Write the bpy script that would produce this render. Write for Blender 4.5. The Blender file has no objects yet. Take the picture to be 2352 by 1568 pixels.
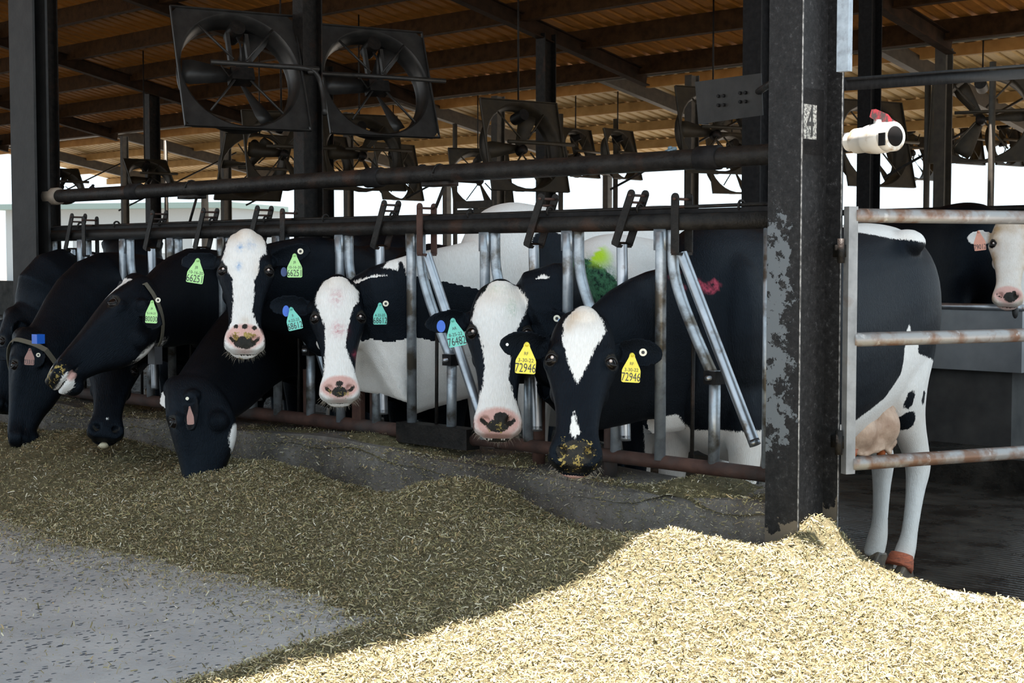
import bpy, bmesh, math, random
import numpy as np
from mathutils import Vector, Matrix
random.seed(7); rng = np.random.default_rng(7)
SC = bpy.context.scene
COL = SC.collection

# ------------------------------------------------------------------ camera, sky, sun, exposure
F_PX = 3430.; CX, CY = 1176., 784.
CAM = np.array([2.82, -4.175, 1.02])
FH = np.array([-.697, .717, 0.]); FH /= np.linalg.norm(FH)
RT = np.array([FH[1], -FH[0], 0.])
PITCH = math.atan(187 / F_PX)
FW = FH * math.cos(PITCH) + np.array([0, 0, -math.sin(PITCH)])
UP = np.cross(RT, FW)
cam = bpy.data.objects.new('camera', bpy.data.cameras.new('camera'))
COL.objects.link(cam); SC.camera = cam
cam.data.lens = F_PX / 2352 * 36; cam.data.sensor_width = 36
cam.data.clip_end = 2000
cam.matrix_world = Matrix(((RT[0], UP[0], -FW[0], CAM[0]), (RT[1], UP[1], -FW[1], CAM[1]), (RT[2], UP[2], -FW[2], CAM[2]), (0, 0, 0, 1)))
cam.data.dof.use_dof = True; cam.data.dof.focus_distance = 5.3; cam.data.dof.aperture_fstop = 20

W = bpy.data.worlds.new('sky'); SC.world = W; W.use_nodes = True
bg = W.node_tree.nodes['Background']
bg.inputs[0].default_value = (.62, .75, .84, 1); bg.inputs[1].default_value = 1.7
sun = bpy.data.objects.new('sun', bpy.data.lights.new('sun', 'SUN')); COL.objects.link(sun)
sun.data.energy = 25; sun.data.angle = .009; sun.data.color = (1, .92, .85)
SUN_TO = Vector((.03, .03, 1)).normalized()
sun.rotation_euler = SUN_TO.to_track_quat('Z', 'Y').to_euler(); sun.location = (2, 0, 20)
SC.view_settings.view_transform = 'Standard'; SC.view_settings.look = 'None'
SC.view_settings.exposure = 0.34; SC.view_settings.gamma = 1.0; SC.view_settings.use_curve_mapping = False
try: SC.cycles.max_bounces = 10; SC.cycles.diffuse_bounces = 6
except Exception: pass

# ------------------------------------------------------------------ measuring helpers (pixel -> point on a world plane)
def ray(px, py): return FW + RT * (px - CX) / F_PX + UP * (CY - py) / F_PX
def onp(px, py, ax, val):
    d = ray(px, py); return CAM + d * ((val - CAM[ax]) / d[ax])
def at(px, py, Z): return CAM + ray(px, py) * Z
def unit(v): v = np.asarray(v, float); return v / np.linalg.norm(v)
def lerp(a, b, t): return a + (b - a) * t
def sstep(x, a, b):
    t = np.clip((x - a) / (b - a), 0, 1); return t * t * (3 - 2 * t)

# ------------------------------------------------------------------ node / material helpers
MATS = {}
def newmat(name):
    m = bpy.data.materials.new(name); m.use_nodes = True
    nt = m.node_tree; b = nt.nodes['Principled BSDF']
    return m, nt, b
def N(nt, t, **k):
    n = nt.nodes.new(t)
    for a, v in k.items(): setattr(n, a, v)
    return n
def noise(nt, scale, detail=4, vec=None, rough=.55, stretch=None):
    n = N(nt, 'ShaderNodeTexNoise'); n.inputs['Scale'].default_value = scale; n.inputs['Detail'].default_value = detail
    n.inputs['Roughness'].default_value = rough
    if vec is None:
        tc = N(nt, 'ShaderNodeTexCoord'); vec = tc.outputs['Object']
    if stretch:
        mp = N(nt, 'ShaderNodeMapping'); mp.inputs['Scale'].default_value = stretch
        nt.links.new(vec, mp.inputs[0]); vec = mp.outputs[0]
    nt.links.new(vec, n.inputs['Vector'])
    return n.outputs['Fac']
def ramp(nt, fac, stops):
    r = N(nt, 'ShaderNodeValToRGB'); e = r.color_ramp.elements
    while len(e) < len(stops): e.new(.5)
    for i, (p, c) in enumerate(stops):
        e[i].position = p; e[i].color = (*c, 1) if not isinstance(c, (int, float)) else (c, c, c, 1)
    nt.links.new(fac, r.inputs[0]); return r.outputs[0]
def mix(nt, fac, a, b, mode='MIX'):
    m = N(nt, 'ShaderNodeMix', data_type='RGBA', blend_type=mode)
    for inp, v in ((m.inputs[0], fac), (m.inputs[6], a), (m.inputs[7], b)):
        if isinstance(v, (int, float)): inp.default_value = v
        elif isinstance(v, tuple): inp.default_value = (*v, 1)
        else: nt.links.new(v, inp)
    return m.outputs[2]
def math_(nt, op, a, b=None, c=None):
    m = N(nt, 'ShaderNodeMath', operation=op)
    for i, v in enumerate((a, b, c)):
        if v is None: continue
        if isinstance(v, (int, float)): m.inputs[i].default_value = v
        else: nt.links.new(v, m.inputs[i])
    return m.outputs[0]
def bump(nt, b, h, strength=.4, dist=.01):
    n = N(nt, 'ShaderNodeBump'); n.inputs['Strength'].default_value = strength; n.inputs['Distance'].default_value = dist
    nt.links.new(h, n.inputs['Height']); nt.links.new(n.outputs[0], b.inputs['Normal'])
def mottled(name, stops, scale=20, rough=.6, metal=0, bs=.3, bd=.004, detail=6, stretch=None, stops2=None, scale2=3, spec=.5, fine=None):
    if name in MATS: return MATS[name]
    m, nt, b = newmat(name)
    f = noise(nt, scale, detail, stretch=stretch)
    c = ramp(nt, f, stops)
    if stops2:
        f2 = noise(nt, scale2, 5, stretch=stretch)
        c = mix(nt, ramp(nt, f2, stops2[0]), c, stops2[1])
    nt.links.new(c, b.inputs['Base Color'])
    b.inputs['Roughness'].default_value = rough; b.inputs['Metallic'].default_value = metal
    b.inputs['Specular IOR Level'].default_value = spec
    h = noise(nt, fine or scale * 4, 4)
    bump(nt, b, h, bs, bd)
    MATS[name] = m; return m
def plain(name, c, rough=.5, metal=0, spec=.5, coat=0):
    if name in MATS: return MATS[name]
    m, nt, b = newmat(name)
    f = noise(nt, 35, 4)
    c2 = mix(nt, f, tuple(x * .82 for x in c), tuple(min(1, x * 1.12) for x in c))
    nt.links.new(c2, b.inputs['Base Color'])
    b.inputs['Roughness'].default_value = rough; b.inputs['Metallic'].default_value = metal
    b.inputs['Specular IOR Level'].default_value = spec; b.inputs['Coat Weight'].default_value = coat
    MATS[name] = m; return m

galv = mottled('galvanised_steel', [(.3, (.24, .27, .30)), (.7, (.42, .47, .52))], 25, .40, .6, .1, .002, stops2=([(.50, 0), (.62, 1)], (.10, .09, .075)), scale2=9)
worn = mottled('worn_bright_steel', [(.3, (.26, .28, .31)), (.7, (.42, .45, .49))], 12, .34, .85, .05, .001, stops2=([(.60, 0), (.68, 1)], (.16, .14, .12)), scale2=11)
rust_pipe = mottled('rust_streaked_galvanised', [(.46, (.27, .27, .27)), (.62, (.17, .10, .07))], 11, .40, .45, .3, .004, stops2=([(.62, 0), (.70, 1)], (.42, .42, .42)), scale2=18)
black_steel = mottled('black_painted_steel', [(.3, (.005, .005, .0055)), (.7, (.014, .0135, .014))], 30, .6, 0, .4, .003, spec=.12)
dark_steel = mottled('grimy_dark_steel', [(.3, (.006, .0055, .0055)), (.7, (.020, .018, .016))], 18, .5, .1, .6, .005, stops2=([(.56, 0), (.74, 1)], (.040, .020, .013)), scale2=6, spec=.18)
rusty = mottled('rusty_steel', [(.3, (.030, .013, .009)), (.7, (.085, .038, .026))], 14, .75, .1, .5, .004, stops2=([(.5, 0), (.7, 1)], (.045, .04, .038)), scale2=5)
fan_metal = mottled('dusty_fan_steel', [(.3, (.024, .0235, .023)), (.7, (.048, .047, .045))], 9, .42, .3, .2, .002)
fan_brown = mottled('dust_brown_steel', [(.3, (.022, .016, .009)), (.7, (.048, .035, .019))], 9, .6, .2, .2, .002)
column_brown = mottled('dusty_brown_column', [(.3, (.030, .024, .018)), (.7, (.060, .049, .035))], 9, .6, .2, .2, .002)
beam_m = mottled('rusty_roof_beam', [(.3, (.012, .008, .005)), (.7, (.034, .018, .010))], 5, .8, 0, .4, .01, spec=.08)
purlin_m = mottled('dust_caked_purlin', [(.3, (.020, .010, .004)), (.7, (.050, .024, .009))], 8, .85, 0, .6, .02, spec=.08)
gate_grey = mottled('weathered_galvanised_gate', [(.35, (.20, .205, .21)), (.65, (.31, .315, .32))], 14, .5, .4, .3, .003, stops2=([(.58, 0), (.70, 1)], (.16, .11, .08)), scale2=6)
rubber = plain('black_rubber', (.015, .015, .016), .5)

def post_paint():
    m, nt, b = newmat('flaking_post_paint')
    tc = N(nt, 'ShaderNodeTexCoord'); sp = N(nt, 'ShaderNodeSeparateXYZ'); nt.links.new(tc.outputs['Object'], sp.inputs[0])
    f = noise(nt, 22, 9, rough=.72); f3 = noise(nt, 4, 3)
    z = sp.outputs[2]
    # bare grey where stock has rubbed the front flange between knee and eye height
    zone = math_(nt, 'MULTIPLY', ramp(nt, z, [(.26, 0), (.34, 1), (.96, 1), (1.0, 0)]), 1)
    zc = math_(nt, 'MULTIPLY', math_(nt, 'SMOOTH_MIN', math_(nt, 'MULTIPLY', math_(nt, 'SUBTRACT', z, .30), 6), math_(nt, 'MULTIPLY', math_(nt, 'SUBTRACT', 1.26, z), 6), .3), 1)
    zc = math_(nt, 'MINIMUM', math_(nt, 'MAXIMUM', zc, 0), 1)
    gm = math_(nt, 'GREATER_THAN', math_(nt, 'SUBTRACT', math_(nt, 'ADD', f, math_(nt, 'MULTIPLY', zc, .22)), math_(nt, 'MULTIPLY', math_(nt, 'MAXIMUM', math_(nt, 'ADD', sp.outputs[0], .0), 0), 3.0)), .68)
    edge = ramp(nt, sp.outputs[0], [(.0, 1), (.01, 1)])
    g = N(nt, 'ShaderNodeNewGeometry'); sn = N(nt, 'ShaderNodeSeparateXYZ'); nt.links.new(g.outputs['True Normal'], sn.inputs[0])
    front = math_(nt, 'GREATER_THAN', math_(nt, 'MULTIPLY', sn.outputs[1], -1), .5)
    py = math_(nt, 'LESS_THAN', sp.outputs[1], -.10)
    gm = math_(nt, 'MULTIPLY', math_(nt, 'MULTIPLY', gm, front), py)
    base = ramp(nt, noise(nt, 60, 8, rough=.8), [(.36, (.007, .007, .0075)), (.58, (.020, .020, .021)), (.70, (.085, .085, .09))])
    c = mix(nt, gm, base, (.115, .13, .145))
    low = math_(nt, 'MULTIPLY', front, math_(nt, 'GREATER_THAN', math_(nt, 'SUBTRACT', math_(nt, 'ADD', f3, math_(nt, 'MULTIPLY', f, .3)), math_(nt, 'MULTIPLY', z, 1.5)), .34))
    c = mix(nt, math_(nt, 'MULTIPLY', low, .8), c, (.16, .135, .105))
    nt.links.new(c, b.inputs['Base Color']); b.inputs['Roughness'].default_value = .5; b.inputs['Specular IOR Level'].default_value = .16
    bump(nt, b, math_(nt, 'ADD', math_(nt, 'MULTIPLY', f, .4), gm), .25, .003)
    return m
post_m = post_paint()

def concrete_alley():
    m, nt, b = newmat('exposed_concrete')
    v = N(nt, 'ShaderNodeTexVoronoi'); v.inputs['Scale'].default_value = 36
    tc = N(nt, 'ShaderNodeTexCoord'); mp = N(nt, 'ShaderNodeMapping'); mp.inputs['Rotation'].default_value = (0, 0, .75); mp.inputs['Scale'].default_value = (1.6, 1.0, 1)
    nt.links.new(tc.outputs['Object'], mp.inputs[0]); nt.links.new(mp.outputs[0], v.inputs['Vector'])
    big = noise(nt, 1.6, 4)
    spot = math_(nt, 'LESS_THAN', v.outputs['Distance'], math_(nt, 'MULTIPLY', math_(nt, 'ADD', big, math_(nt, 'SUBTRACT', noise(nt, 60, 3), .5)), .55))
    hs = N(nt, 'ShaderNodeTexVoronoi'); hs.inputs['Scale'].default_value = 55; nt.links.new(mp.outputs[0], hs.inputs['Vector'])
    rnd = N(nt, 'ShaderNodeSeparateColor'); nt.links.new(v.outputs['Color'], rnd.inputs[0])
    spot = math_(nt, 'MULTIPLY', spot, math_(nt, 'GREATER_THAN', rnd.outputs[0], .40))
    base = ramp(nt, noise(nt, 3, 9, rough=.7), [(.3, (.28, .28, .285)), (.7, (.42, .41, .405))])
    c = mix(nt, ramp(nt, noise(nt, 130, 3), [(.62, 0), (.7, .6)]), base, (.30, .26, .19))
    c = mix(nt, spot, c, (.055, .065, .080))
    nt.links.new(c, b.inputs['Base Color']); b.inputs['Roughness'].default_value = .75
    bump(nt, b, math_(nt, 'SUBTRACT', noise(nt, 90, 6), math_(nt, 'MULTIPLY', spot, .8)), .5, .006)
    return m
alley_m = concrete_alley()
def wet_floor():
    m, nt, b = newmat('wet_grooved_concrete')
    tc = N(nt, 'ShaderNodeTexCoord'); w = N(nt, 'ShaderNodeTexWave', wave_type='BANDS', bands_direction='Y')
    w.inputs['Scale'].default_value = 7; w.inputs['Distortion'].default_value = 1.5; w.inputs['Detail'].default_value = 3; nt.links.new(tc.outputs['Object'], w.inputs[0])
    f = noise(nt, 3.5, 7, rough=.65)
    c = ramp(nt, f, [(.35, (.012, .011, .010)), (.6, (.035, .032, .027)), (.8, (.07, .06, .04))])
    nt.links.new(c, b.inputs['Base Color'])
    nt.links.new(ramp(nt, f, [(.35, .12), (.6, .45)]), b.inputs['Roughness'])
    bump(nt, b, math_(nt, 'ADD', w.outputs['Fac'], math_(nt, 'MULTIPLY', noise(nt, 40, 5), .8)), .35, .02)
    return m
floor_m = wet_floor()
def curb_mat():
    m, nt, b = newmat('stained_curb_concrete')
    f = noise(nt, 6, 9, rough=.7)
    c = ramp(nt, f, [(.3, (.07, .06, .052)), (.55, (.18, .162, .145)), (.8, (.30, .28, .26))])
    c = mix(nt, ramp(nt, noise(nt, 2.2, 4), [(.42, 0), (.6, .85)]), c, (.05, .042, .035))
    c = mix(nt, ramp(nt, noise(nt, 140, 2), [(.66, 0), (.70, 1)]), c, (.34, .31, .25))
    nt.links.new(c, b.inputs['Base Color']); b.inputs['Roughness'].default_value = .85
    bump(nt, b, noise(nt, 50, 8), .6, .012)
    return m
curb_m = curb_mat()
def feed_mat(name, dark):
    m, nt, b = newmat(name)
    a = N(nt, 'ShaderNodeAttribute', attribute_name='tint')
    if dark:
        f = noise(nt, 45, 9, rough=.75)
        c = ramp(nt, f, [(.3, (.05, .04, .017)), (.5, (.15, .125, .055)), (.72, (.32, .27, .15))])
    else:
        c = a.outputs['Color']
    nt.links.new(c, b.inputs['Base Color']); b.inputs['Roughness'].default_value = .8
    if dark: bump(nt, b, noise(nt, 70, 8, rough=.75), .9, .02)
    return m
feed_m = feed_mat('damp_feed', True); chip_m = feed_mat('chopped_feed', False)
def roof_mat(name, a, b_, dusty):
    m, nt, b = newmat(name)
    f = noise(nt, 1.5, 6, stretch=(4, .6, 1)); f2 = noise(nt, 12, 6, stretch=(3, .5, 1))
    c = mix(nt, f, a, b_); c = mix(nt, math_(nt, 'MULTIPLY', f2, .75), c, dusty)
    nt.links.new(c, b.inputs['Base Color']); b.inputs['Roughness'].default_value = .62
    return m
roof_m = roof_mat('rust_brown_roofing', (.46, .175, .020), (.62, .27, .045), (.08, .032, .005))
roof2_m = roof_mat('tan_roofing', (.60, .42, .18), (.72, .54, .28), (.34, .22, .08))

# ------------------------------------------------------------------ object helpers
def mesh_obj(name, verts, faces, mat, parent=None, origin=None, smooth=True, label=None, kind=None, cat=None, group=None, autosmooth=False):
    """verts are world coordinates; the mesh is stored relative to the thing's origin"""
    v = np.asarray(verts, float)
    if parent is not None: o0 = np.array(parent['_o'])
    else: o0 = np.array(origin if origin is not None else (0, 0, 0), float)
    me = bpy.data.meshes.new(name)
    me.from_pydata((v - o0).tolist(), [], [list(map(int, f)) for f in faces]); me.update()
    o = bpy.data.objects.new(name, me); COL.objects.link(o)
    if parent is not None:
        o.parent = parent
    else: o.location = o0
    o['_o'] = o0.tolist()
    if mat: me.materials.append(mat)
    if smooth: me.polygons.foreach_set('use_smooth', [True] * len(me.polygons))
    if autosmooth:
        try: me.set_sharp_from_angle(angle=math.radians(40))
        except Exception: pass
    tag(o, label, cat, group, kind)
    return o
def tag(o, label=None, cat=None, group=None, kind=None):
    if label: o['label'] = label
    if cat: o['category'] = cat
    if group: o['group'] = group
    if kind: o['kind'] = kind
def empty(name, origin, label=None, cat=None, group=None, kind=None):
    o = bpy.data.objects.new(name, None); COL.objects.link(o); o.location = origin; o['_o'] = list(map(float, origin))
    o.empty_display_size = .1
    tag(o, label, cat, group, kind); return o
class G:
    """collects geometry (world coords)"""
    def __init__(s): s.v = []; s.f = []; s.n = 0
    def add(s, v, f):
        v = np.asarray(v, float); s.v.append(v); s.f += [tuple(int(i) + s.n for i in q) for q in f]; s.n += len(v); return s
    def box(s, lo, hi, M=None):
        lo = np.array(lo, float); hi = np.array(hi, float)
        v = np.array([(x, y, z) for z in (lo[2], hi[2]) for y in (lo[1], hi[1]) for x in (lo[0], hi[0])])
        if M is not None: v = v @ np.array(M[0]).T + np.array(M[1])
        return s.add(v, [(0, 2, 3, 1), (4, 5, 7, 6), (0, 1, 5, 4), (2, 6, 7, 3), (0, 4, 6, 2), (1, 3, 7, 5)])
    def beam(s, a, b, w, h, up=(0, 0, 1)):
        a = np.array(a, float); b = np.array(b, float); d = unit(b - a); x = unit(np.cross(d, up)); z = np.cross(x, d)
        M = (np.column_stack([d, x, z]), a); L = np.linalg.norm(b - a)
        return s.box((0, -w / 2, -h / 2), (L, w / 2, h / 2), M)
    def tube(s, pts, r, n=12, cap=True, inner=None):
        pts = np.array(pts, float); k = len(pts); r = np.broadcast_to(r, (k,)) if np.ndim(r) < 2 else r
        t = np.gradient(pts, axis=0); t /= np.linalg.norm(t, axis=1)[:, None]
        u = np.array([0, 0, 1.]) if abs(t[0][2]) < .9 else np.array([1., 0, 0])
        V = []
        for i in range(k):
            u = u - t[i] * (u @ t[i]); u = unit(u); w = np.cross(t[i], u)
            for j in range(n):
                a = 2 * math.pi * j / n; V.append(pts[i] + r[i] * (math.cos(a) * u + math.sin(a) * w))
        Fc = [(i * n + j, i * n + (j + 1) % n, (i + 1) * n + (j + 1) % n, (i + 1) * n + j) for i in range(k - 1) for j in range(n)]
        if cap:
            Fc += [tuple(range(n - 1, -1, -1)), tuple(range((k - 1) * n, k * n))]
        return s.add(V, Fc)
    def prism(s, poly, M, d):
        """poly: 2D points, M=(3x3 cols x,y,n ; origin), extruded d along n"""
        p = np.array(poly, float); n = len(p)
        A = np.column_stack([p, np.zeros(n)]); B = np.column_stack([p, np.full(n, d)])
        v = np.vstack([A, B]) @ np.array(M[0]).T + np.array(M[1])
        Fc = [tuple(range(n - 1, -1, -1)), tuple(range(n, 2 * n))] + [(i, (i + 1) % n, n + (i + 1) % n, n + i) for i in range(n)]
        return s.add(v, Fc)
    def sphere(s, c, r, nu=16, nv=10):
        c = np.array(c, float); r = np.broadcast_to(np.array(r, float), (3,))
        V = [c + r * np.array((0, 0, -1))]
        for i in range(1, nv):
            p = -math.pi / 2 + math.pi * i / nv
            for j in range(nu):
                a = 2 * math.pi * j / nu; V.append(c + r * np.array((math.cos(a) * math.cos(p), math.sin(a) * math.cos(p), math.sin(p))))
        V.append(c + r * np.array((0, 0, 1)))
        Fc = [(0, 1 + (j + 1) % nu, 1 + j) for j in range(nu)]
        for i in range(nv - 2):
            for j in range(nu): Fc.append((1 + i * nu + j, 1 + i * nu + (j + 1) % nu, 1 + (i + 1) * nu + (j + 1) % nu, 1 + (i + 1) * nu + j))
        e = 1 + (nv - 1) * nu
        Fc += [(e - nu + j, e - nu + (j + 1) % nu, e) for j in range(nu)]
        return s.add(V, Fc)
    def obj(s, name, mat, parent=None, **k):
        return mesh_obj(name, np.vstack(s.v), s.f, mat, parent, **k)
def crom(P, m=6):
    P = np.array(P, float); out = []
    Q = np.vstack([2 * P[0] - P[1], P, 2 * P[-1] - P[-2]])
    for i in range(1, len(Q) - 2):
        for j in range(m):
            t = j / m; a, b, c, d = Q[i - 1], Q[i], Q[i + 1], Q[i + 2]
            out.append(.5 * (2 * b + (c - a) * t + (2 * a - 5 * b + 4 * c - d) * t * t + (3 * b - a - 3 * c + d) * t ** 3))
    out.append(P[-1]); return np.array(out)

# ------------------------------------------------------------------ ground, alley, curb, pen floor
def grid_mesh(x0, x1, y0, y1, nx, ny, fz):
    X, Y = np.meshgrid(np.linspace(x0, x1, nx), np.linspace(y0, y1, ny)); Z = fz(X, Y)
    v = np.column_stack([X.ravel(), Y.ravel(), Z.ravel()])
    i = np.arange((ny - 1) * nx).reshape(ny - 1, nx)[:, :-1].ravel()
    return v, np.column_stack([i, i + 1, i + nx + 1, i + nx])
ground_far = mottled('dry_yard_ground', [(.3, (.14, .125, .105)), (.7, (.21, .19, .165))], 1.2, .9, 0, .4, .05)
G().box((-400, -300, -.95), (300, 500, -.75)).obj('ground', ground_far, smooth=False, kind='structure')
G().box((-60, -9, -.7), (14, .05, 0)).obj('floor_alley', alley_m, smooth=False, kind='structure')
G().box((-60, .32, -.72), (14, 4.55, -.4)).obj('floor', floor_m, smooth=False, kind='structure')
G().box((-60, 4.55, -.72), (14, 12.0, -.21)).obj('floor_raised', floor_m, smooth=False, kind='structure')
g = G()
cp = [(-.11, 0), (-.115, .185), (-.10, .215), (.26, .225), (.32, .20), (.32, -.65), (-.11, -.65)]
# cast curb with a softly worn edge, wandering a little along its length
xs = np.linspace(-13, .036, 220); V = []
for x in xs:
    wz = .012 * math.sin(x * 2.1) + .008 * math.sin(x * 5.3 + 1) + .018 * sstep(-x, .6, 2.6)
    for (y, z) in cp: V.append((x, y + .006 * math.sin(x * 3 + z * 9), z + (wz if z > .1 else 0)))
n = len(cp)
Fc = [(i * n + j, i * n + (j + 1) % n, (i + 1) * n + (j + 1) % n, (i + 1) * n + j) for i in range(len(xs) - 1) for j in range(n)]
Fc += [tuple(range(n)), tuple(range(len(V) - 1, len(V) - n - 1, -1))]
g.add(V, Fc); g.obj('trim_feed_curb', curb_m, kind='structure', autosmooth=True)

# feed surface height
mounds = [(-1.10, -.44, .15, .20, .17), (-1.50, -.24, .08, .11, .09), (-2.33, -.42, .11, .30, .20), (-2.0, -.75, .05, .35, .22), (-3.75, -.45, .13, .40, .26),
          (-3.1, -.8, .06, .5, .3), (-1.55, -.72, .06, .45, .24), (-.62, -.66, .07, .28, .18), (-.85, -.33, .045, .2, .1), (.02, -.60, .085, .26, .15), (.28, -.62, .07, .3, .22),
          (.02, -.235, .055, .10, .07), (-.45, -.9, .05, .35, .22), (.16, -.01, .10, .05, .11), (.21, -.02, .05, .1, .15), (.65, -.75, .03, .5, .3), (-4.8, -.5, .10, .4, .3), (-5.8, -.6, .1, .5, .3)]
from mathutils import noise as mn
def wob(X, Y, s, o=0):
    return (np.sin(X * s * 1.7 + Y * s * .9 + o) + np.sin(X * s * .6 - Y * s * 1.9 + 1.3 + o) + np.sin(X * s * 2.9 + Y * s * 2.3 + 2.1 * o + .5)) / 3
def feed_h(X, Y):
    lim = lerp(-1.42 + .10 * wob(X, Y * 0, 2.3), -2.7, sstep(X, -.38, -.08)) + .05 * wob(X, Y * 0, 9)
    h = .035 * sstep(Y, lim, lim + .45) - .012 * (1 - sstep(Y, lim - .12, lim + .10))
    h = h * (1 - .9 * sstep(X, .25, .5) * sstep(Y, -.55, -.15))
    for (mx, my, mh, sx, sy) in mounds: h = h + mh * np.exp(-.5 * (((X - mx) / sx) ** 2 + ((Y - my) / sy) ** 2))
    h = h - .30 * sstep(Y, .055, .10) * sstep(X, .17, .21)
    return h + .010 * wob(X, Y, 9) * sstep(Y, lim, lim + .3) + .006 * wob(X, Y, 27, 2) + .003 * wob(X, Y, 63, 4)
v, f = grid_mesh(-7.5, 1.75, -2.5, -.10, 460, 120, feed_h)
v2, f2 = grid_mesh(.04, 1.75, -.10, .15, 100, 22, feed_h)
mesh_obj('feed_pile', np.vstack([v, v2]), np.vstack([f, f2 + len(v)]), feed_m, kind='stuff', cat='feed', label='chopped feed heaped along the curb, shaded left of the post and sunlit right of it')
def curb_h(X, Y):
    h = -.006 + .022 * (wob(X, Y * .3, 5) + .2) + .04 * np.exp(-((X + .35) / .16) ** 2) - .05 * sstep(np.abs(Y - .09), .12, .20)
    wz = .012 * np.sin(X * 2.1) + .008 * np.sin(X * 5.3 + 1) + .018 * sstep(-X, .6, 2.6)
    return .222 + wz + h + .004 * wob(X, Y, 40)
v, f = grid_mesh(-9, .03, -.12, .30, 420, 20, curb_h)
mesh_obj('spilled_feed', v, f, feed_m, kind='stuff', cat='feed', label='feed scraps strewn on top of the concrete curb under the headlocks')

def chips(name, P, Nrm, label, lscale=1.0, seed=1):
    r = np.random.default_rng(seed); n = len(P)
    L = r.gamma(2.0, .0034, n) * lscale + .003; Wd = L * r.uniform(.07, .30, n)
    Wd = np.clip(Wd, .0009, .0038)
    d = r.normal(size=(n, 3)); d[:, 2] *= .55
    d += Nrm * 0; d /= np.linalg.norm(d, axis=1)[:, None]
    q = r.normal(size=(n, 3)); w = np.cross(d, Nrm + .35 * q); w /= np.linalg.norm(w, axis=1)[:, None]
    k = np.cross(w, d)
    P = P + Nrm * (r.uniform(-.001, .009, n))[:, None]
    a = P - d * L[:, None] / 2; b = P + d * L[:, None] / 2; ww = w * Wd[:, None] / 2; kk = k * (Wd * .35)[:, None]
    bend = k * (L * r.uniform(-.12, .12, n))[:, None]
    V = np.stack([a - ww, a + ww, P + bend + ww + kk, P + bend - ww + kk, b + ww, b - ww], 1).reshape(-1, 3)
    base = np.arange(n)[:, None] * 6
    Fq = np.concatenate([base + [0, 1, 2, 3], base + [3, 2, 4, 5]], 1).reshape(-1, 4)
    pal = np.array([(.40, .345, .215), (.29, .245, .115), (.19, .160, .070), (.54, .485, .35), (.42, .30, .15), (.11, .092, .050), (.66, .61, .50), (.30, .275, .14)])
    wt = np.array([.17, .18, .20, .08, .1, .16, .03, .11])
    ci = r.choice(len(pal), n, p=wt / wt.sum()); c = pal[ci] * r.uniform(.75, 1.2, n)[:, None]
    me = bpy.data.meshes.new(name); me.vertices.add(len(V)); me.vertices.foreach_set('co', V.ravel())
    me.loops.add(Fq.size); me.loops.foreach_set('vertex_index', Fq.ravel())
    me.polygons.add(len(Fq)); me.polygons.foreach_set('loop_start', np.arange(len(Fq)) * 4); me.polygons.foreach_set('loop_total', np.full(len(Fq), 4))
    me.update(calc_edges=True)
    at_ = me.attributes.new('tint', 'FLOAT_COLOR', 'POINT')
    cc = np.column_stack([np.repeat(c, 6, 0), np.ones(n * 6)]); at_.data.foreach_set('color', cc.ravel())
    me.materials.append(chip_m)
    o = bpy.data.objects.new(name, me); COL.objects.link(o); tag(o, label, 'feed', None, 'stuff'); return o
def surf(X, Y, fz):
    e = .01; Z = fz(X, Y); nx = -(fz(X + e, Y) - Z) / e; ny = -(fz(X, Y + e) - Z) / e
    Nn = np.column_stack([nx, ny, np.ones_like(nx)]); Nn /= np.linalg.norm(Nn, axis=1)[:, None]
    return np.column_stack([X, Y, Z]), Nn
def scatter(n, x0, x1, y0, y1, seed, dens=None):
    r = np.random.default_rng(seed); X = r.uniform(x0, x1, n); Y = r.uniform(y0, y1, n)
    if dens is not None:
        keep = r.random(n) < dens(X, Y); X, Y = X[keep], Y[keep]
    return X, Y
def dens(X, Y):
    lim = lerp(-1.42 + .10 * wob(X, Y * 0, 2.3), -2.7, sstep(X, -.38, -.08))
    d = .04 + .96 * sstep(Y, lim - .12, lim + .12) + .40 * sstep(Y, lim - .60, lim) ** 2
    return np.clip(d, 0, 1)
X, Y = scatter(285000, -2.8, 1.7, -2.45, -.10, 3, dens)
P1, N1 = surf(X, Y, lambda x, y: np.maximum(feed_h(x, y), .002))
X, Y = scatter(60000, -6.5, -2.8, -1.7, -.10, 4, dens)
P2, N2 = surf(X, Y, lambda x, y: np.maximum(feed_h(x, y), .002))
X, Y = scatter(7500, .04, 1.7, -.10, .15, 5)
P3, N3 = surf(X, Y, feed_h)
chips('chopped_silage', np.vstack([P1, P2, P3]), np.vstack([N1, N2, N3]), 'loose straws and flakes of feed over the whole heap and alley', 1.05)
X, Y = scatter(22000, -6, .03, -.11, .27, 6)
P1, N1 = surf(X, Y, curb_h)
# scraps caught on the rough curb face
X = rng.uniform(-5, .03, 13000); Z = .24 - .22 * rng.random(13000) ** 1.6; P2 = np.column_stack([X, np.full_like(X, -.117), Z]); N2 = np.tile((0, -1., 0), (len(X), 1))
chips('curb_silage', np.vstack([P1, P2]), np.vstack([N1, N2]), 'loose flakes of feed on the curb top and its face', .8, 9)

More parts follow.
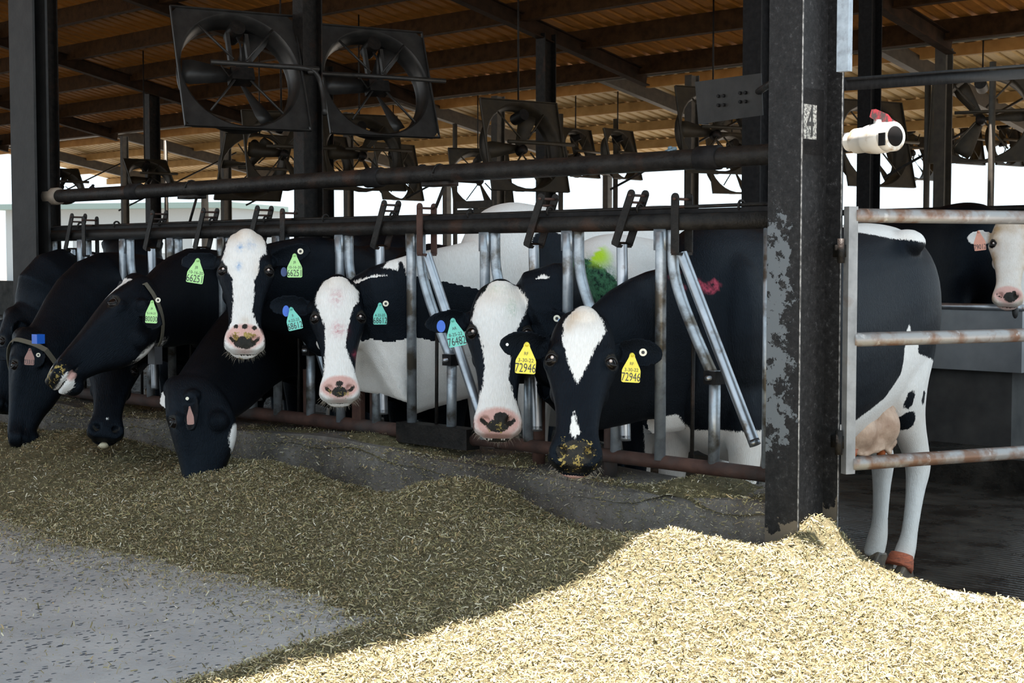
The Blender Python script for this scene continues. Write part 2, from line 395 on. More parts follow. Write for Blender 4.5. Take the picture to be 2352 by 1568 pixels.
# ------------------------------------------------------------------ columns
def hcol(name, cx, cy, z0, z1, w, d, mat, t=.014, parent=None, **k):
    g = G(); g.box((cx - w / 2, cy - d / 2, z0), (cx + w / 2, cy - d / 2 + t, z1)); g.box((cx - w / 2, cy + d / 2 - t, z0), (cx + w / 2, cy + d / 2, z1))
    g.box((cx - t / 2, cy - d / 2 + t, z0), (cx + t / 2, cy + d / 2 - t, z1))
    return g.obj(name, mat, parent, smooth=False, origin=(cx, cy, z0), **k)
roof_z = lambda y: 3.73 + .198 * (14.07 - y)
post = hcol('steel_post', .098, 0, 0, roof_z(0), .124, .25, post_m, kind='thing', cat='post', label='nearest black steel post with flaking grey paint and a stencilled 4')
post['_o'] = [.098, 0, 0]
def text_mesh(txt, size, M, parent, mat, name, depth=.0004, xs=1.0, label=None):
    cu = bpy.data.curves.new('t', 'FONT'); cu.body = txt; cu.size = size; cu.align_x = 'CENTER'; cu.align_y = 'CENTER'; cu.extrude = depth; cu.resolution_u = 3
    to = bpy.data.objects.new('t', cu); COL.objects.link(to)
    bpy.context.view_layer.update(); dg = bpy.context.evaluated_depsgraph_get()
    me = bpy.data.meshes.new_from_object(to.evaluated_get(dg)); co = np.zeros(len(me.vertices) * 3); me.vertices.foreach_get('co', co); co = co.reshape(-1, 3)
    fs = [tuple(p.vertices) for p in me.polygons]
    bpy.data.objects.remove(to); bpy.data.curves.remove(cu); bpy.data.meshes.remove(me)
    co[:, 0] *= xs
    v = co @ np.array(M[0]).T + np.array(M[1])
    return mesh_obj(name, v, fs, mat, parent, smooth=False, label=label)
# number plate on the web, facing +x
pale = mottled('worn_pale_paint', [(.42, (.07, .07, .07)), (.58, (.40, .40, .37))], 120, .7)
wx = .1055
q0 = onp(1844, 318, 0, wx); q1 = onp(1875, 242, 0, wx)
npl = G().box((wx, q0[1], q0[2]), (wx + .002, q1[1], q1[2])).obj('number_plate', pale, post, smooth=False, label='worn pale rectangle behind the stencilled number')
text_mesh('4', .150, (np.array([[0, 0, 1], [1, 0, 0], [0, 1, 0]], float), np.array([wx + .0026, (q0[1] + q1[1]) / 2 + .001, (q0[2] + q1[2]) / 2 - .002])), npl, plain('stencil_black', (.02, .02, .02), .6), 'number_four', .0006, .62)
q2 = onp(1842, 352, 0, wx); q3 = onp(1892, 207, 0, wx)
G().box((wx - .001, q2[1] - .01, q2[2]), (wx + .0012, q3[1], q3[2])).obj('backing_plate', black_steel, post, smooth=False)
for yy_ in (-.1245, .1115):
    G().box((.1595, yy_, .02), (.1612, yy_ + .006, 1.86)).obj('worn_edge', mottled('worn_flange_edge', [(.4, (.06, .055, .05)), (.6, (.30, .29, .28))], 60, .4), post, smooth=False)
lp = hcol('steel_post', -4.99, -.02, 0, roof_z(0), .27, .09, mottled('dull_grey_black_post', [(.3, (.007, .007, .007)), (.7, (.019, .0185, .018))], 12, .6, .0, .3, .003, spec=.3), kind='thing', cat='post', label='far steel post at the left end of the headlocks')
# interior columns
for nm, px, yy, wcol, dcol, m_, lab in [
        ('steel_column', 1745, 5.03, .16, .22, black_steel, 'dark column standing just behind the numbered post'),
        ('steel_column', 708, 5.03, .16, .24, dark_steel, 'black column carrying the two largest fans'),
        ('steel_column', 110, 5.03, .16, .22, dark_steel, 'dark column beside the leftmost post'),
        ('steel_column', 1996, 11.8, .18, .24, black_steel, 'dark column seen just behind the white valve'),
        ('steel_column', 1254, 11.8, .18, .24, dark_steel, 'black column under the sloping rafter in mid picture'),
        ('steel_column', 746, 11.8, .18, .24, dark_steel, 'column half hidden behind the fan column'),
        ('steel_column', 350, 11.8, .18, .24, dark_steel, 'far dark column in the bright gap on the left'),
        ('brown_column', 1144, 14.3, .14, .2, column_brown, 'brown dusty column under the gutter left of the mid black column'),
        ('brown_column', 518, 14.3, .12, .2, column_brown, 'thin column between the leftmost bright gaps'),
        ('brown_column', 1589, 14.3, .13, .2, column_brown, 'brown column behind the bolted plate'),
        ('brown_column', 2166, 14.3, .16, .2, column_brown, 'brown column in the gap right of the valve'),
        ('brown_column', 285, 14.3, .10, .16, column_brown, 'slender far column at the left bright gap'),
        ('brown_column', 800, 14.3, .12, .16, column_brown, 'brown column below the second large fan')]:
    p = onp(px, 300, 1, yy)
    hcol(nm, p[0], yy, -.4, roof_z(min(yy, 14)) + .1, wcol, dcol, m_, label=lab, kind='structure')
for px, yy, zt, lab in [(1045, 15.5, 3.6, 'a'), (380, 14.6, 3.7, 'b'), (1414, 16.5, 3.55, 'c'), (1288, 15.5, 3.6, 'd'), (2130, 15.5, 3.6, 'e'), (2278, 15.0, 3.7, 'f')]:
    p = onp(px, 300, 1, yy); G().tube([(p[0], yy, -.4), (p[0], yy, zt)], .045, 10).obj('pipe_prop', column_brown, kind='structure')

# ------------------------------------------------------------------ roofs
def corrugated(x0, x1, y0, y1, fz, mat, name, pitch=.23):
    # ribbed sheets, ribs running down the slope
    prof = [(0, 0), (.145, 0), (.160, .045), (.215, .045)]
    nrib = int((x1 - x0) / pitch); xs = []; zs = []
    for i in range(nrib):
        for (a, h) in prof: xs.append(x0 + (i + a / .23) * pitch); zs.append(h)
    xs.append(x1); zs.append(0); xs = np.array(xs); zs = np.array(zs); n = len(xs)
    V = np.vstack([np.column_stack([xs, np.full(n, y0), fz(y0) + zs]), np.column_stack([xs, np.full(n, y1), fz(y1) + zs]),
                   np.column_stack([xs, np.full(n, y0), fz(y0) + zs + .006]), np.column_stack([xs, np.full(n, y1), fz(y1) + zs + .006])])
    F = [(i, i + 1, n + i + 1, n + i) for i in range(n - 1)] + [(2 * n + i, 3 * n + i, 3 * n + i + 1, 2 * n + i + 1) for i in range(n - 1)]
    F += [(0, n, 3 * n, 2 * n), (n - 1, 3 * n - 1, 4 * n - 1, 2 * n - 1)] + [(i, 2 * n + i, 2 * n + i + 1, i + 1) for i in range(n - 1)] + [(n + i, n + i + 1, 3 * n + i + 1, 3 * n + i) for i in range(n - 1)]
    return mesh_obj(name, V, F, mat, None, smooth=False, kind='structure')
XR = .17
RZ = lambda y: roof_z(y) + .42
corrugated(-48, XR, 1.0, 14.1, RZ, roof_m, 'roof', .27)
corrugated(XR, .95, .32, 14.1, RZ, roof_m, 'roof_added_gate_shade', .27)  # added roof strip, out of view, extended to keep the gate in shade
corrugated(-48, XR, -2.5, 1.0, RZ, roof_m, 'roof_alley')
corrugated(-48, XR, -8.5, -2.5, lambda y: RZ(-2.5) + .198 * (y + 2.5), roof_m, 'roof_far_slope')
for k in range(13):
    y = 13.95 - 1.32 * k
    if y < -2.4: break
    x1 = .9 if y > .5 else XR
    g = G(); zz = RZ(y) - .10
    g.box((-48, y - .035, zz - .17), (x1, y + .035, zz + .09)); g.box((-48, y - .07, zz - .19), (x1, y + .07, zz - .17))
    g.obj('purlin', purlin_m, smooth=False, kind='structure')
rx = [onp(1254, 200, 1, 11.8)[0] + 5.15 * k for k in range(-5, 3)]
for x in rx:
    if x > .5: continue
    for (yy0, yy1) in [(-2.5, 14.1)]:
        a = np.array((x, yy0, roof_z(yy0) + .12)); b = np.array((x, yy1, roof_z(yy1) + .12)); g = G()
        g.beam(a, b, .02, .22); off = np.array((0, 0, .11)); g.beam(a + off, b + off, .14, .016); g.beam(a - off, b - off, .14, .016)
        g.obj('rafter', beam_m, smooth=False, kind='structure')
# gutter with bright strap ends
g = G(); g.tube([(-48, 14.2, roof_z(14.1) + .22), (.9, 14.2, roof_z(14.1) + .22)], .06, 10); gut = g.obj('trim_gutter', mottled('dull_gutter', [(.3, (.05, .047, .036)), (.7, (.085, .078, .058))], 6, .5), kind='structure')
for px in (270, 445, 880, 1010, 1148, 1300, 1345):
    p = onp(px, 240, 1, 14.2); zc = roof_z(14.1) + .18
    G().box((p[0] - .06, 14.1, zc), (p[0] + .06, 14.2, zc + .13)).obj('gutter_strap', plain('bright_strap', (.75, .80, .84), .4), gut, smooth=False)
# lower tan roof beyond
r2 = lambda y: 3.02 + .20 * (21.0 - y) * .9
x2l = onp(512, 380, 1, 21)[0]
corrugated(x2l - 4, .5, 14.6, 21.0, lambda y: r2(y) + .2, roof2_m, 'roof_beyond', .26)
tan_p = mottled('tan_purlin', [(.3, (.30, .17, .05)), (.7, (.45, .28, .10))], 4, .8)
for k in range(6):
    y = 20.9 - 1.25 * k
    G().box((x2l - 4, y - .05, r2(y) + .02), (.5, y + .05, r2(y) + .19)).obj('purlin', tan_p, smooth=False, kind='structure')
for x in rx:
    if x > .3 or x < x2l - 4: continue
    G().beam((x - 1.5, 14.6, r2(14.6) - .05), (x - 1.5, 21, r2(21) - .05), .14, .24).obj('rafter', column_brown, smooth=False, kind='structure')
    g = G(); g.box((x - 1.6, 20.9, -.75), (x - 1.45, 21.05, r2(21) - .05)); g.obj('brown_column', column_brown, smooth=False, kind='structure')
    p = np.array((x - 1.5, 15.2, 2.4)); G().tube([(x - 1.5, 15.0, 2.2), (x - .2, 17.5, r2(17.5))], .02, 8).obj('trim_brace_rod', dark_steel, kind='structure')

# distant pale building beyond the left gap
hz = plain('pale_hazy_wall', (.30, .33, .35), .8); hz2 = plain('pale_green_eave', (.20, .27, .26), .8); hz3 = plain('pale_window', (.55, .60, .63), .5)
b0 = at(300, 500, 95); bd = empty('barn_building', (b0[0], b0[1], -.75), 'pale hazy barn with a green eave far off in the left gap', 'building')
ex = unit(RT * .97 + FH * -.25); ey = np.cross((0, 0, 1), ex); Mb = (np.column_stack([ex, ey, (0, 0, 1)]), np.array([b0[0], b0[1], -.75]))
G().box((-9, 0, 0), (7, 8, 5.0), Mb).obj('wall', hz, bd, smooth=False)
g = G(); g.box((-9.5, -1.2, 5.0), (7.4, 8, 5.35), Mb); g.obj('roof', hz2, bd, smooth=False)
for k in range(6): G().box((-8.2 + 2.5 * k, -.06, 2.2), (-6.6 + 2.5 * k, .02, 3.9), Mb).obj('window', hz3, bd, smooth=False)

# ------------------------------------------------------------------ headlock fence
FY = .05
fence = empty('headlock_fence', (-2.5, FY, .2), 'long row of self-locking steel headlocks standing on the feed curb', 'headlock')
RZT, RZB = 1.155, .29
G().tube([(-.02, FY, RZT), (-2.5, FY, RZT + .001), (-4.9, FY, RZT)], .030, 16).obj('top_rail', dark_steel, fence)
g = G().box((-4.95, FY + .002, RZT + .022), (.0, FY + .012, RZT + .046)); g.obj('rail_flat', black_steel, fence, smooth=False)
G().tube([(-.01, FY, RZB), (-1.57, FY, RZB + .004)], .026, 14).obj('bottom_rail', rusty, fence)
G().tube([(-1.50, FY + .002, RZB + .004), (-4.9, FY, RZB)], .030, 14).obj('bottom_rail', rusty, fence)
G().box((-1.93, FY - .045, RZB - .04), (-1.50, FY + .03, RZB + .045)).obj('bottom_sleeve', dark_steel, fence, smooth=False)
G().tube([(-.05, FY + .015, RZT + .055), (-1.6, FY + .015, RZT + .048), (-3, FY + .015, RZT + .053), (-4.9, FY + .015, RZT + .05)], .0065, 8).obj('control_rod', dark_steel, fence)
VX = [-.085, -.533, -.982, -1.428, -1.868, -2.34, -2.80, -3.24, -3.68, -4.13, -4.56, -4.93]
OPEN = {1: 1, 4: 1, 6: 1, 10: 1}
for i, x in enumerate(VX):
    if i == 0:
        G().tube([(x - .0, FY, RZB), (x, FY, RZT - .02)], .013, 12).obj('end_tube', galv, fence); continue
    # straight tube, flattened and widened at its top
    g = G(); g.tube([(x, FY - .01, RZB + .01), (x, FY - .01, RZT - .10), (x - .003, FY - .01, RZT - .035)], [.021, .021, .020], 14)
    g.box((x - .030, FY - .016, RZT - .10), (x + .024, FY - .006, RZT - .02)); g.obj('straight_tube', galv, fence)
    # bent tube: drops, swings out to the knuckle, then runs down to the rail
    P = crom([(x + .035, FY + .012, RZT - .02), (x + .040, FY + .012, RZT - .16), (x + .075, FY + .012, RZT - .27), (x + .150, FY + .012, RZT - .42), (x + .215, FY + .012, RZT - .535)], 5)
    G().tube(P, .021, 14).obj('bent_tube', galv, fence)
    G().tube([(x + .232, FY + .004, RZT - .52), (x + .232, FY, RZB)], .021, 14).obj('lower_tube', galv, fence)
    G().tube([(x + .125, FY + .02, RZT - .37), (x + .125, FY + .015, RZB)], .0075, 8).obj('guard_rod', dark_steel, fence)
    g = G(); g.box((x + .204, FY - .025, RZT - .568), (x + .256, FY + .030, RZT - .522)); kn = g.obj('knuckle', black_steel, fence, smooth=False)
    g = G(); g.tube([(x + .232, FY - .045, RZT - .545), (x + .232, FY + .05, RZT - .545)], .009, 10); g.obj('pivot_bolt', worn, kn)
    if i in OPEN:
        top = np.array((x + .086, FY + .0, RZT - .112)); bot = np.array((x + .407, FY - .0, RZT - .768)); lean = .0
    else:
        top = np.array((x + .258, FY, RZT - .078)); bot = np.array((x + .283, FY - .005, RZT - .80)); lean = .40
    g = G(); d = unit(bot - top)
    g.tube([top, bot - d * .01], .0205, 16, cap=False); g.tube([bot - d * .02, bot], .0205, 16)
    lb = g.obj('locking_bar', worn, fence, label='tilted bright locking bar' if i in OPEN else None)
    # yoke: two straps joined under the rail by a U, straddling it, pins at the top
    ca, sa = math.cos(lean), math.sin(lean)
    ux = np.array((ca, 0, -sa)); uz = np.array((sa, 0, ca)); uy = np.array((0, 1., 0))
    M = (np.column_stack([ux, uy, uz]), top)
    g = G(); hw = .0165
    for s_ in (-1, 1):
        y = .040 * s_
        pl = [(-hw, 0), (hw, 0), (hw, .188)] + [(hw * math.cos(a), .197 + hw * math.sin(a)) for a in np.linspace(.2, math.pi - .2, 7)] + [(-hw, .188)]
        Mp = (np.column_stack([ux, uz, -uy]), top + uy * (y + .003))
        g.prism(pl, Mp, .006)
    g.box((-hw, -.040, -.006), (hw, .040, .004), M)
    yk = g.obj('yoke', rusty if i == 4 else dark_steel, fence, smooth=False)
    g = G(); g.tube([top + uz * .192 - uy * .050, top + uz * .192 + uy * .050], .005, 8); g.tube([top + uz * .165 - uy * .04, top + uz * .165 + uy * .04], .0045, 8); g.obj('yoke_pin', rusty, yk)
    c = np.array((x + .33, FY + .015, RZT + .052)); a = np.linspace(0, 2 * math.pi, 15)
    G().tube([(c[0], c[1] + .017 * math.cos(t), c[2] + .017 * math.sin(t)) for t in a], .005, 6, cap=False).obj('rod_ring', dark_steel, fence)
    if i % 2: G().box((x + .10 - .02, FY - .012, RZB), (x + .14, FY + .012, .62)).obj('rusty_stub', rusty, fence, smooth=False) if i in (3, 5) else None
for xx in (-.80, -1.17, -2.15, -2.62):
    G().tube([(xx, FY + .03, .2), (xx, FY + .03, .52)], .026, 12).obj('rusty_upright', rusty, fence)
# water pipe above the fence
PZ, PY = 1.375, .05
wp = empty('water_pipe', (-2.5, PY, PZ), 'thick grimy water pipe running level above the headlocks', 'pipe')
P = [(x, PY, PZ + .002 * math.sin(x * 2)) for x in np.linspace(.088, -4.95, 60)]
G().tube(P, .036, 22).obj('pipe', dark_steel, wp)
for px in (1628, 860, 310):
    q = onp(px, 400, 1, PY)[0]; G().tube([(q + .05, PY, PZ), (q + .045, PY, PZ), (q - .045, PY, PZ), (q - .05, PY, PZ)], [.037, .043, .043, .037], 20).obj('coupling', black_steel, wp)
q = onp(122, 450, 1, PY)[0]; G().tube([(q + .07, PY, PZ), (q + .06, PY, PZ), (q - .05, PY, PZ), (q - .06, PY, PZ)], [.037, .048, .048, .037], 20).obj('coupling', mottled('yellowed_plastic', [(.3, (.16, .13, .10)), (.7, (.28, .23, .18))], 12), wp, label='yellowed plastic coupling near the left end')
for px in (1010, 440):
    q = onp(px, 400, 1, PY)[0]; g = G()
    g.box((q - .075, PY - .035, PZ - .052), (q + .075, PY + .035, PZ - .034)); g.tube([(q + .0, PY + .03, PZ - .04), (q - .11, PY + .05, RZT + .03)], .007, 8)
    a = np.linspace(0, math.pi, 9); g.tube([(q, PY + .039 * math.cos(t), PZ + .039 * math.sin(t)) for t in a], .004, 6)
    g.obj('pipe_bracket', dark_steel, wp)
for px in (210, 968, 1535):
    q = onp(px, 380, 1, PY)[0]; g = G()
    for k in range(7): g.sphere((q + .02 * rng.normal(), PY + .004 * rng.normal(), PZ + .03 + .006 * abs(rng.normal())), (.010, .009, .007), 8, 6)
    g.obj('wire_tie', black_steel if px != 1535 else plain('dusty_blue', (.10, .16, .20)), wp)
# white valve on the open end of the pipe
pvc = mottled('stained_white_plastic', [(.35, (.50, .47, .42)), (.7, (.58, .57, .54))], 9, .35, 0, .15, .002, stops2=([(.56, 0), (.68, 1)], (.30, .22, .14)), scale2=14)
vo = onp(2045, 318, 1, .01); v0 = onp(1943, 327, 1, .05)
ax = unit(np.array((1, -.30, .02))); v0 = onp(1943, 329, 1, .168); vs = np.array((v0[0] - .045, .168, v0[2])); L = .265
valve = empty('pipe_valve', vs, 'white plastic ball valve with a red handle on the pipe end right of the post', 'valve')
pt = lambda t: vs + ax * (t + .037)
G().tube([(.05, .168, vs[2]), pt(-.02), pt(.09)], .031, 22).obj('stub_pipe', pvc, valve)
G().tube([pt(.01), pt(.011), pt(.035), pt(.037)], [.031, .0325, .0325, .031], 22).obj('grime_band', black_steel, valve)
G().tube([pt(.07), pt(.072), pt(.12), pt(.125), pt(.135), pt(.17), pt(.205), pt(.212), pt(.215), pt(.245), pt(.25)], [.033, .041, .041, .044, .046, .050, .049, .045, .047, .047, .043], 30).obj('valve_body', pvc, valve, autosmooth=True)
G().tube([pt(.249), pt(.2515)], [.033, .031], 24).obj('open_bore', plain('dark_bore', (.006, .005, .005), .7, 0, .1), valve)
cb = pt(.17)
G().tube([cb, cb + np.array((.004, 0, .060))], .017, 16).obj('valve_neck', pvc, valve)
red = mottled('scuffed_red_plastic', [(.44, (.33, .012, .025)), (.56, (.045, .02, .02))], 30, .35, stretch=(1, 4, 1))
hpx = [(2002, 250), (2012, 249), (2040, 261), (2048, 271), (2061, 279), (2064, 292), (2046, 291), (2034, 283), (2012, 276), (1997, 267)]
h0 = (cb - CAM) @ FW; hc = at(2032, 271, h0); nv = unit(CAM - hc); xv = unit(np.cross((0, 0, 1), nv)); yv = np.cross(nv, xv)
h2 = [((at(px, py, h0) - hc) @ xv, (at(px, py, h0) - hc) @ yv) for px, py in hpx]
G().prism(h2, (np.column_stack([xv, yv, -nv]), hc + nv * .026 - np.array((0, 0, .002))), .028).obj('valve_handle', red, valve, smooth=False, label='scuffed red lever handle')
G().box((-.014, -.002, -.02), (.014, .002, .02), (np.column_stack([ax, np.cross((0, 0, 1), ax), (0, 0, 1)]), pt(.225) + np.array((0, -.048, -.01)))).obj('valve_label', black_steel, valve, smooth=False)
# galvanised downpipe stub at the post's upper right
q = onp(1921, 165, 1, -.06); q1 = onp(1955, 165, 1, -.06)
g = G(); cxp = (q[0] + q1[0]) / 2; rw = (q1[0] - q[0]) / 2
g.box((cxp - rw, -.06, q[2]), (cxp + rw * .55, -.035, 3.2))
g.obj('steel_channel', galv, None, smooth=False, origin=(cxp, -.06, q[2]), label='short galvanised channel hanging down beside the numbered post', cat='channel')
# bolted plate on a bar left of the post
pl = empty('bolted_plate', onp(1675, 225, 1, -.08), 'tilted dark steel plate with eight bolts left of the numbered post', 'plate')
c0, c1, c2, c3 = [at(px, py, Z) for px, py, Z in ((1596, 188, 5.35), (1748, 168, 5.12), (1752, 264, 5.12), (1604, 285, 5.35))]
nn = unit(np.cross(c1 - c0, c3 - c0)); nn = nn if nn @ FW > 0 else -nn
V = [c0, c1, c2, c3, c0 + nn * .004, c1 + nn * .004, c2 + nn * .004, c3 + nn * .004]
mesh_obj('plate', V, [(0, 3, 2, 1), (4, 5, 6, 7), (0, 1, 5, 4), (1, 2, 6, 5), (2, 3, 7, 6), (3, 0, 4, 7)], mottled('dull_grey_plate', [(.3, (.012, .0115, .011)), (.7, (.024, .023, .022))], 14, .5, .0, .4, .003, spec=.2), pl, smooth=False)
V = [c0, c0 + nn * .05, c3 + nn * .05, c3]; t_ = unit(c1 - c0) * .004
mesh_obj('plate_lip', V + [p + t_ for p in V], [(0, 1, 2, 3), (4, 7, 6, 5), (0, 4, 5, 1), (1, 5, 6, 2), (2, 6, 7, 3), (3, 7, 4, 0)], black_steel, pl, smooth=False)
for (px, py) in ((1653, 221), (1665, 220), (1653, 242), (1665, 241), (1703, 214), (1715, 213), (1703, 234), (1715, 233)):
    Z = lerp(5.35, 5.12, (px - 1600) / 150); p = at(px, py, Z); G().tube([p, p - nn * .012], .006, 6).obj('bolt', black_steel, pl, smooth=False)
G().tube([at(1740, 212, 5.16), np.array((.05, -.10, at(1800, 206, 5.1)[2]))], .012, 10).obj('arm', dark_steel, pl)

# ------------------------------------------------------------------ gate right of the post
gx0 = np.array((.20, .13)); gd = unit(np.array((.38, .92)))
gate = empty('steel_gate', (gx0[0], gx0[1], .3), 'rust-streaked three-rail pipe gate hinged on the numbered post', 'gate')
gp = lambda t, z: np.array((gx0[0] + gd[0] * t, gx0[1] + gd[1] * t, z))
px_z = lambda py, Z: CAM[2] + (597 - py) * Z / F_PX
for z in (1.166, .758, .347):
    G().tube([gp(.0, z), gp(1.0, z + .0015), gp(3.0, z)], .0235, 16).obj('gate_rail', rust_pipe, gate)
G().beam(gp(-.012, .315), gp(-.012, 1.195), .028, .036, up=(gd[0], gd[1], 0)).obj('gate_upright', gate_grey, gate, smooth=False)
G().beam(gp(2.95, .315), gp(2.95, 1.195), .05, .042, up=(gd[0], gd[1], 0)).obj('gate_upright', gate_grey, gate, smooth=False)
for z in (.42, 1.05):
    g = G(); g.tube([gp(-.05, z - .04), gp(-.05, z + .04)], .012, 10); g.box((.14, .10, z - .02), (.19, .115, z + .02)); g.obj('hinge', dark_steel, gate)
# double rail high up right of the post
g = G(); a = at(1940, 182, 5.6); b = at(2420, 145, 8.2); g.beam(a, b, .05, .012); g.beam(a + np.array((0, 0, -.018)), b + np.array((0, 0, -.05)), .012, .05)
g.obj('overhead_rail', black_steel, None, origin=a, label='dark double rail running off to the right above the white valve', cat='rail')

# ------------------------------------------------------------------ fans
def make_fan(name, c, psi, tilt, size, label, mat, group=None, pipe=True, detail=True, roll=0.):
    h = RT * math.cos(psi) + FH * math.sin(psi); nrm = unit(np.cross((0, 0, 1), h)); nrm = nrm if nrm @ FH > 0 else -nrm
    h = unit(np.cross(nrm, (0, 0, 1))); h = h if h @ RT > 0 else -h
    z = np.array((0, 0, math.cos(tilt))) + nrm * math.sin(tilt); n2 = nrm * math.cos(tilt) - np.array((0, 0, math.sin(tilt)))
    if roll: h, z = h * math.cos(roll) + z * math.sin(roll), z * math.cos(roll) - h * math.sin(roll)
    B = np.column_stack([h, n2, z]); c = np.array(c, float)
    root = empty(name, c, label, 'fan', group); S = size / 2; R = S * .91; n = 48 if detail else 28
    T = lambda p: np.asarray(p, float) @ B.T + c
    # square sheet with a round, flared orifice
    def sq(t):
        cx_, sx_ = math.cos(t), math.sin(t); k = S / max(abs(cx_), abs(sx_)); return (cx_ * k, sx_ * k)
    A = [2 * math.pi * (i + .5) / n for i in range(n)]; k8 = math.pi / 4
    rings = []
    rings.append([(*sq(a), 0) for a in A])
    for rr, dd in ((1.06, .0), (1.02, .02), (1.0, .07), (.985, .16), (.985, .24)):
        rings.append([(R * rr * math.cos(a), R * rr * math.sin(a), dd * size * .8) for a in A])
    V = [T((x, d, zz)) for rg in rings for (x, zz, d) in rg]
    Fc = [(i * n + j, i * n + (j + 1) % n, (i + 1) * n + (j + 1) % n, (i + 1) * n + j) for i in range(len(rings) - 1) for j in range(n)]
    g = G(); g.add(V, Fc)
    V2 = [T((x * (1 if i else 1), d + .012, zz)) for i, rg in enumerate(rings) for (x, zz, d) in rg]; 
    g.add(V2, [q[::-1] for q in Fc])
    for (a0, a1) in ((-1, -1), (1, -1), (1, 1), (-1, 1)): pass
    g.box((-S, -.03, -S), (S, .0, -S + .012), (B, c)); g.box((-S, -.03, S - .012), (S, .0, S), (B, c)); g.box((-S, -.03, -S), (-S + .012, 0, S), (B, c)); g.box((S - .012, -.03, -S), (S, 0, S), (B, c))
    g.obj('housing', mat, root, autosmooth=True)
    for a in (math.radians(50), math.radians(130), math.radians(232), math.radians(308)):
        g = G(); g.tube([T((.08 * size * math.cos(a), -.02, .10 * size * math.sin(a))), T((R * 1.02 * math.cos(a), -.02, R * 1.02 * math.sin(a)))], .010 * size, 6); g.obj('strut', mat, root)
    g = G(); g.tube([T((-.01, -.10, .32 * size)), T((-.01, .12, .32 * size))], .062 * size, 14); g.obj('motor', dark_steel, root, autosmooth=True)
    if detail:
        g = G(); g.box((-.09 * size, -.03, .06 * size), (-.06 * size, .02, .30 * size), (B, c)); g.box((.06 * size, -.03, .06 * size), (.09 * size, .02, .30 * size), (B, c)); g.obj('motor_bracket', mat, root, smooth=False)
        g = G(); g.box((-.09 * size, -.05, -.10 * size), (.09 * size, .10, .0), (B, c)); g.tube([T((-.17 * size, -.06, .0)), T((-.12 * size, -.06, -.09 * size)), T((-.04 * size, -.06, -.02 * size))], .008, 6); g.obj('bearing_block', dark_steel, root, smooth=False)
        g = G(); g.tube([T((-.01, .0, .32 * size)), T((-.015, -.12, .16 * size)), T((-.01, -.05, 0))], .01, 6); g.obj('belt', rubber, root)
    g = G(); g.tube([T((0, .02, -.03 * size)), T((0, .14, -.03 * size))], .05 * size, 14); g.obj('hub', dark_steel, root)
    for k in range(3):
        a = 2 * math.pi * k / 3 + .5 + psi; ca, sa = math.cos(a), math.sin(a); V = []
        for t in np.linspace(.04, .94, 7):
            w = (.045 + .06 * t) * size * (1 if t < .9 else .8); tw = .9 - .55 * t
            for s_ in (-1, 1):
                q = s_ * w; V.append(T((R * t * ca - q * math.cos(tw) * sa, .11 * size + q * math.sin(tw), -.03 * size * 0 + R * t * sa + q * math.cos(tw) * ca)))
        V = np.array(V); V = np.vstack([V, V + n2 * .004]); m = 14
        Fb = [(2 * i, 2 * i + 1, 2 * i + 3, 2 * i + 2) for i in range(6)]; Fb += [tuple(m + q for q in f_[::-1]) for f_ in Fb]
        Fb += [(2 * i, 2 * i + 2, m + 2 * i + 2, m + 2 * i) for i in range(6)] + [(2 * i + 3, 2 * i + 1, m + 2 * i + 1, m + 2 * i + 3) for i in range(6)] + [(1, 0, m, m + 1), (12, 13, m + 13, m + 12)]
        mesh_obj('blade', V, Fb, mat, root)
    if pipe:
        g = G(); g.tube([T((-.25 * size, -.07, .02 * size)), T((.62 * size, -.07, .02 * size))], .024, 10); g.obj('mounting_pipe', mat, root)
    return root, T
root, T = make_fan('barn_fan', at(553, 160, 14.2), math.radians(29), math.radians(21), 1.24, 'large square fan left of the black fan column, nearest of all fans', fan_metal)
P = crom([T((.3, -.07, .025)), T((.62, -.07, .022)), T((.74, -.05, -.02)), T((.80, .0, -.14)), T((.80, .02, -.42))], 5); G().tube(P, .026, 10).obj('bent_arm', fan_metal, root)
rt2, T2 = make_fan('barn_fan', at(866, 188, 15.4), math.radians(29), math.radians(20), 1.22, 'large square fan right of the black fan column, nearest but one', fan_metal)
G().tube([T2((-.25, -.07, .024)), T2((-.62, -.07, .02)), onp(712, 165, 1, 4.9)], .024, 10).obj('bracket_arm', fan_metal, rt2)
FANS = [(143, 424, 30, 35, .9, .80, 'small fan silhouetted beside the leftmost dark column'), (345, 405, 31, 35, .9, .85, 'fan cut by the far dark column in the left bright gap'),
        (582, 385, 24, 33, -.6, 1.2, 'backlit fan with pale blades below the largest fan'), (655, 345, 19, 25, .4, 1.1, 'brown fan overlapping the backlit fan below the largest fan'),
        (835, 350, 23, 25, .4, 1.3, 'brown fan under the second large fan'), (765, 365, 26.5, 50, .4, .9, 'dim fan just right of the fan column'),
        (915, 395, 27, 50, .3, 1.1, 'dim fan with pale opening above the pipe left of centre'), (1105, 410, 34, 20, .4, 1.2, 'little tilted fan beside the brown gutter column'), (1205, 335, 19, 35, .3, 1.25, 'brown fan tucked left of the mid black column'),
        (1333, 352, 27, 52, .3, .95, 'left one of the brown fan pair right of the mid black column'), (1430, 355, 26.5, 52, .3, .95, 'right one of the brown fan pair right of the mid black column'),
        (1690, 375, 27, 25, .3, 1.2, 'small fan seen under the bolted plate'), (1650, 300, 20, 25, .3, 1.25, 'brown fan half hidden by the bolted plate'),
        (2100, 345, 30, 38, .4, 1.2, 'small tilted fan just right of the white valve'), (2010, 330, 20, 30, .3, 1.25, 'dim fan behind the white valve'),
        (2252, 265, 19, -25, .3, 1.3, 'big brown fan at the upper right beside the brown column'), (2222, 322, 26, 40, .2, .90, 'backlit fan in the white gap at the right, left of its pair'), (2312, 325, 26, 40, .2, .90, 'backlit fan in the white gap at the right, beside the picture edge')]
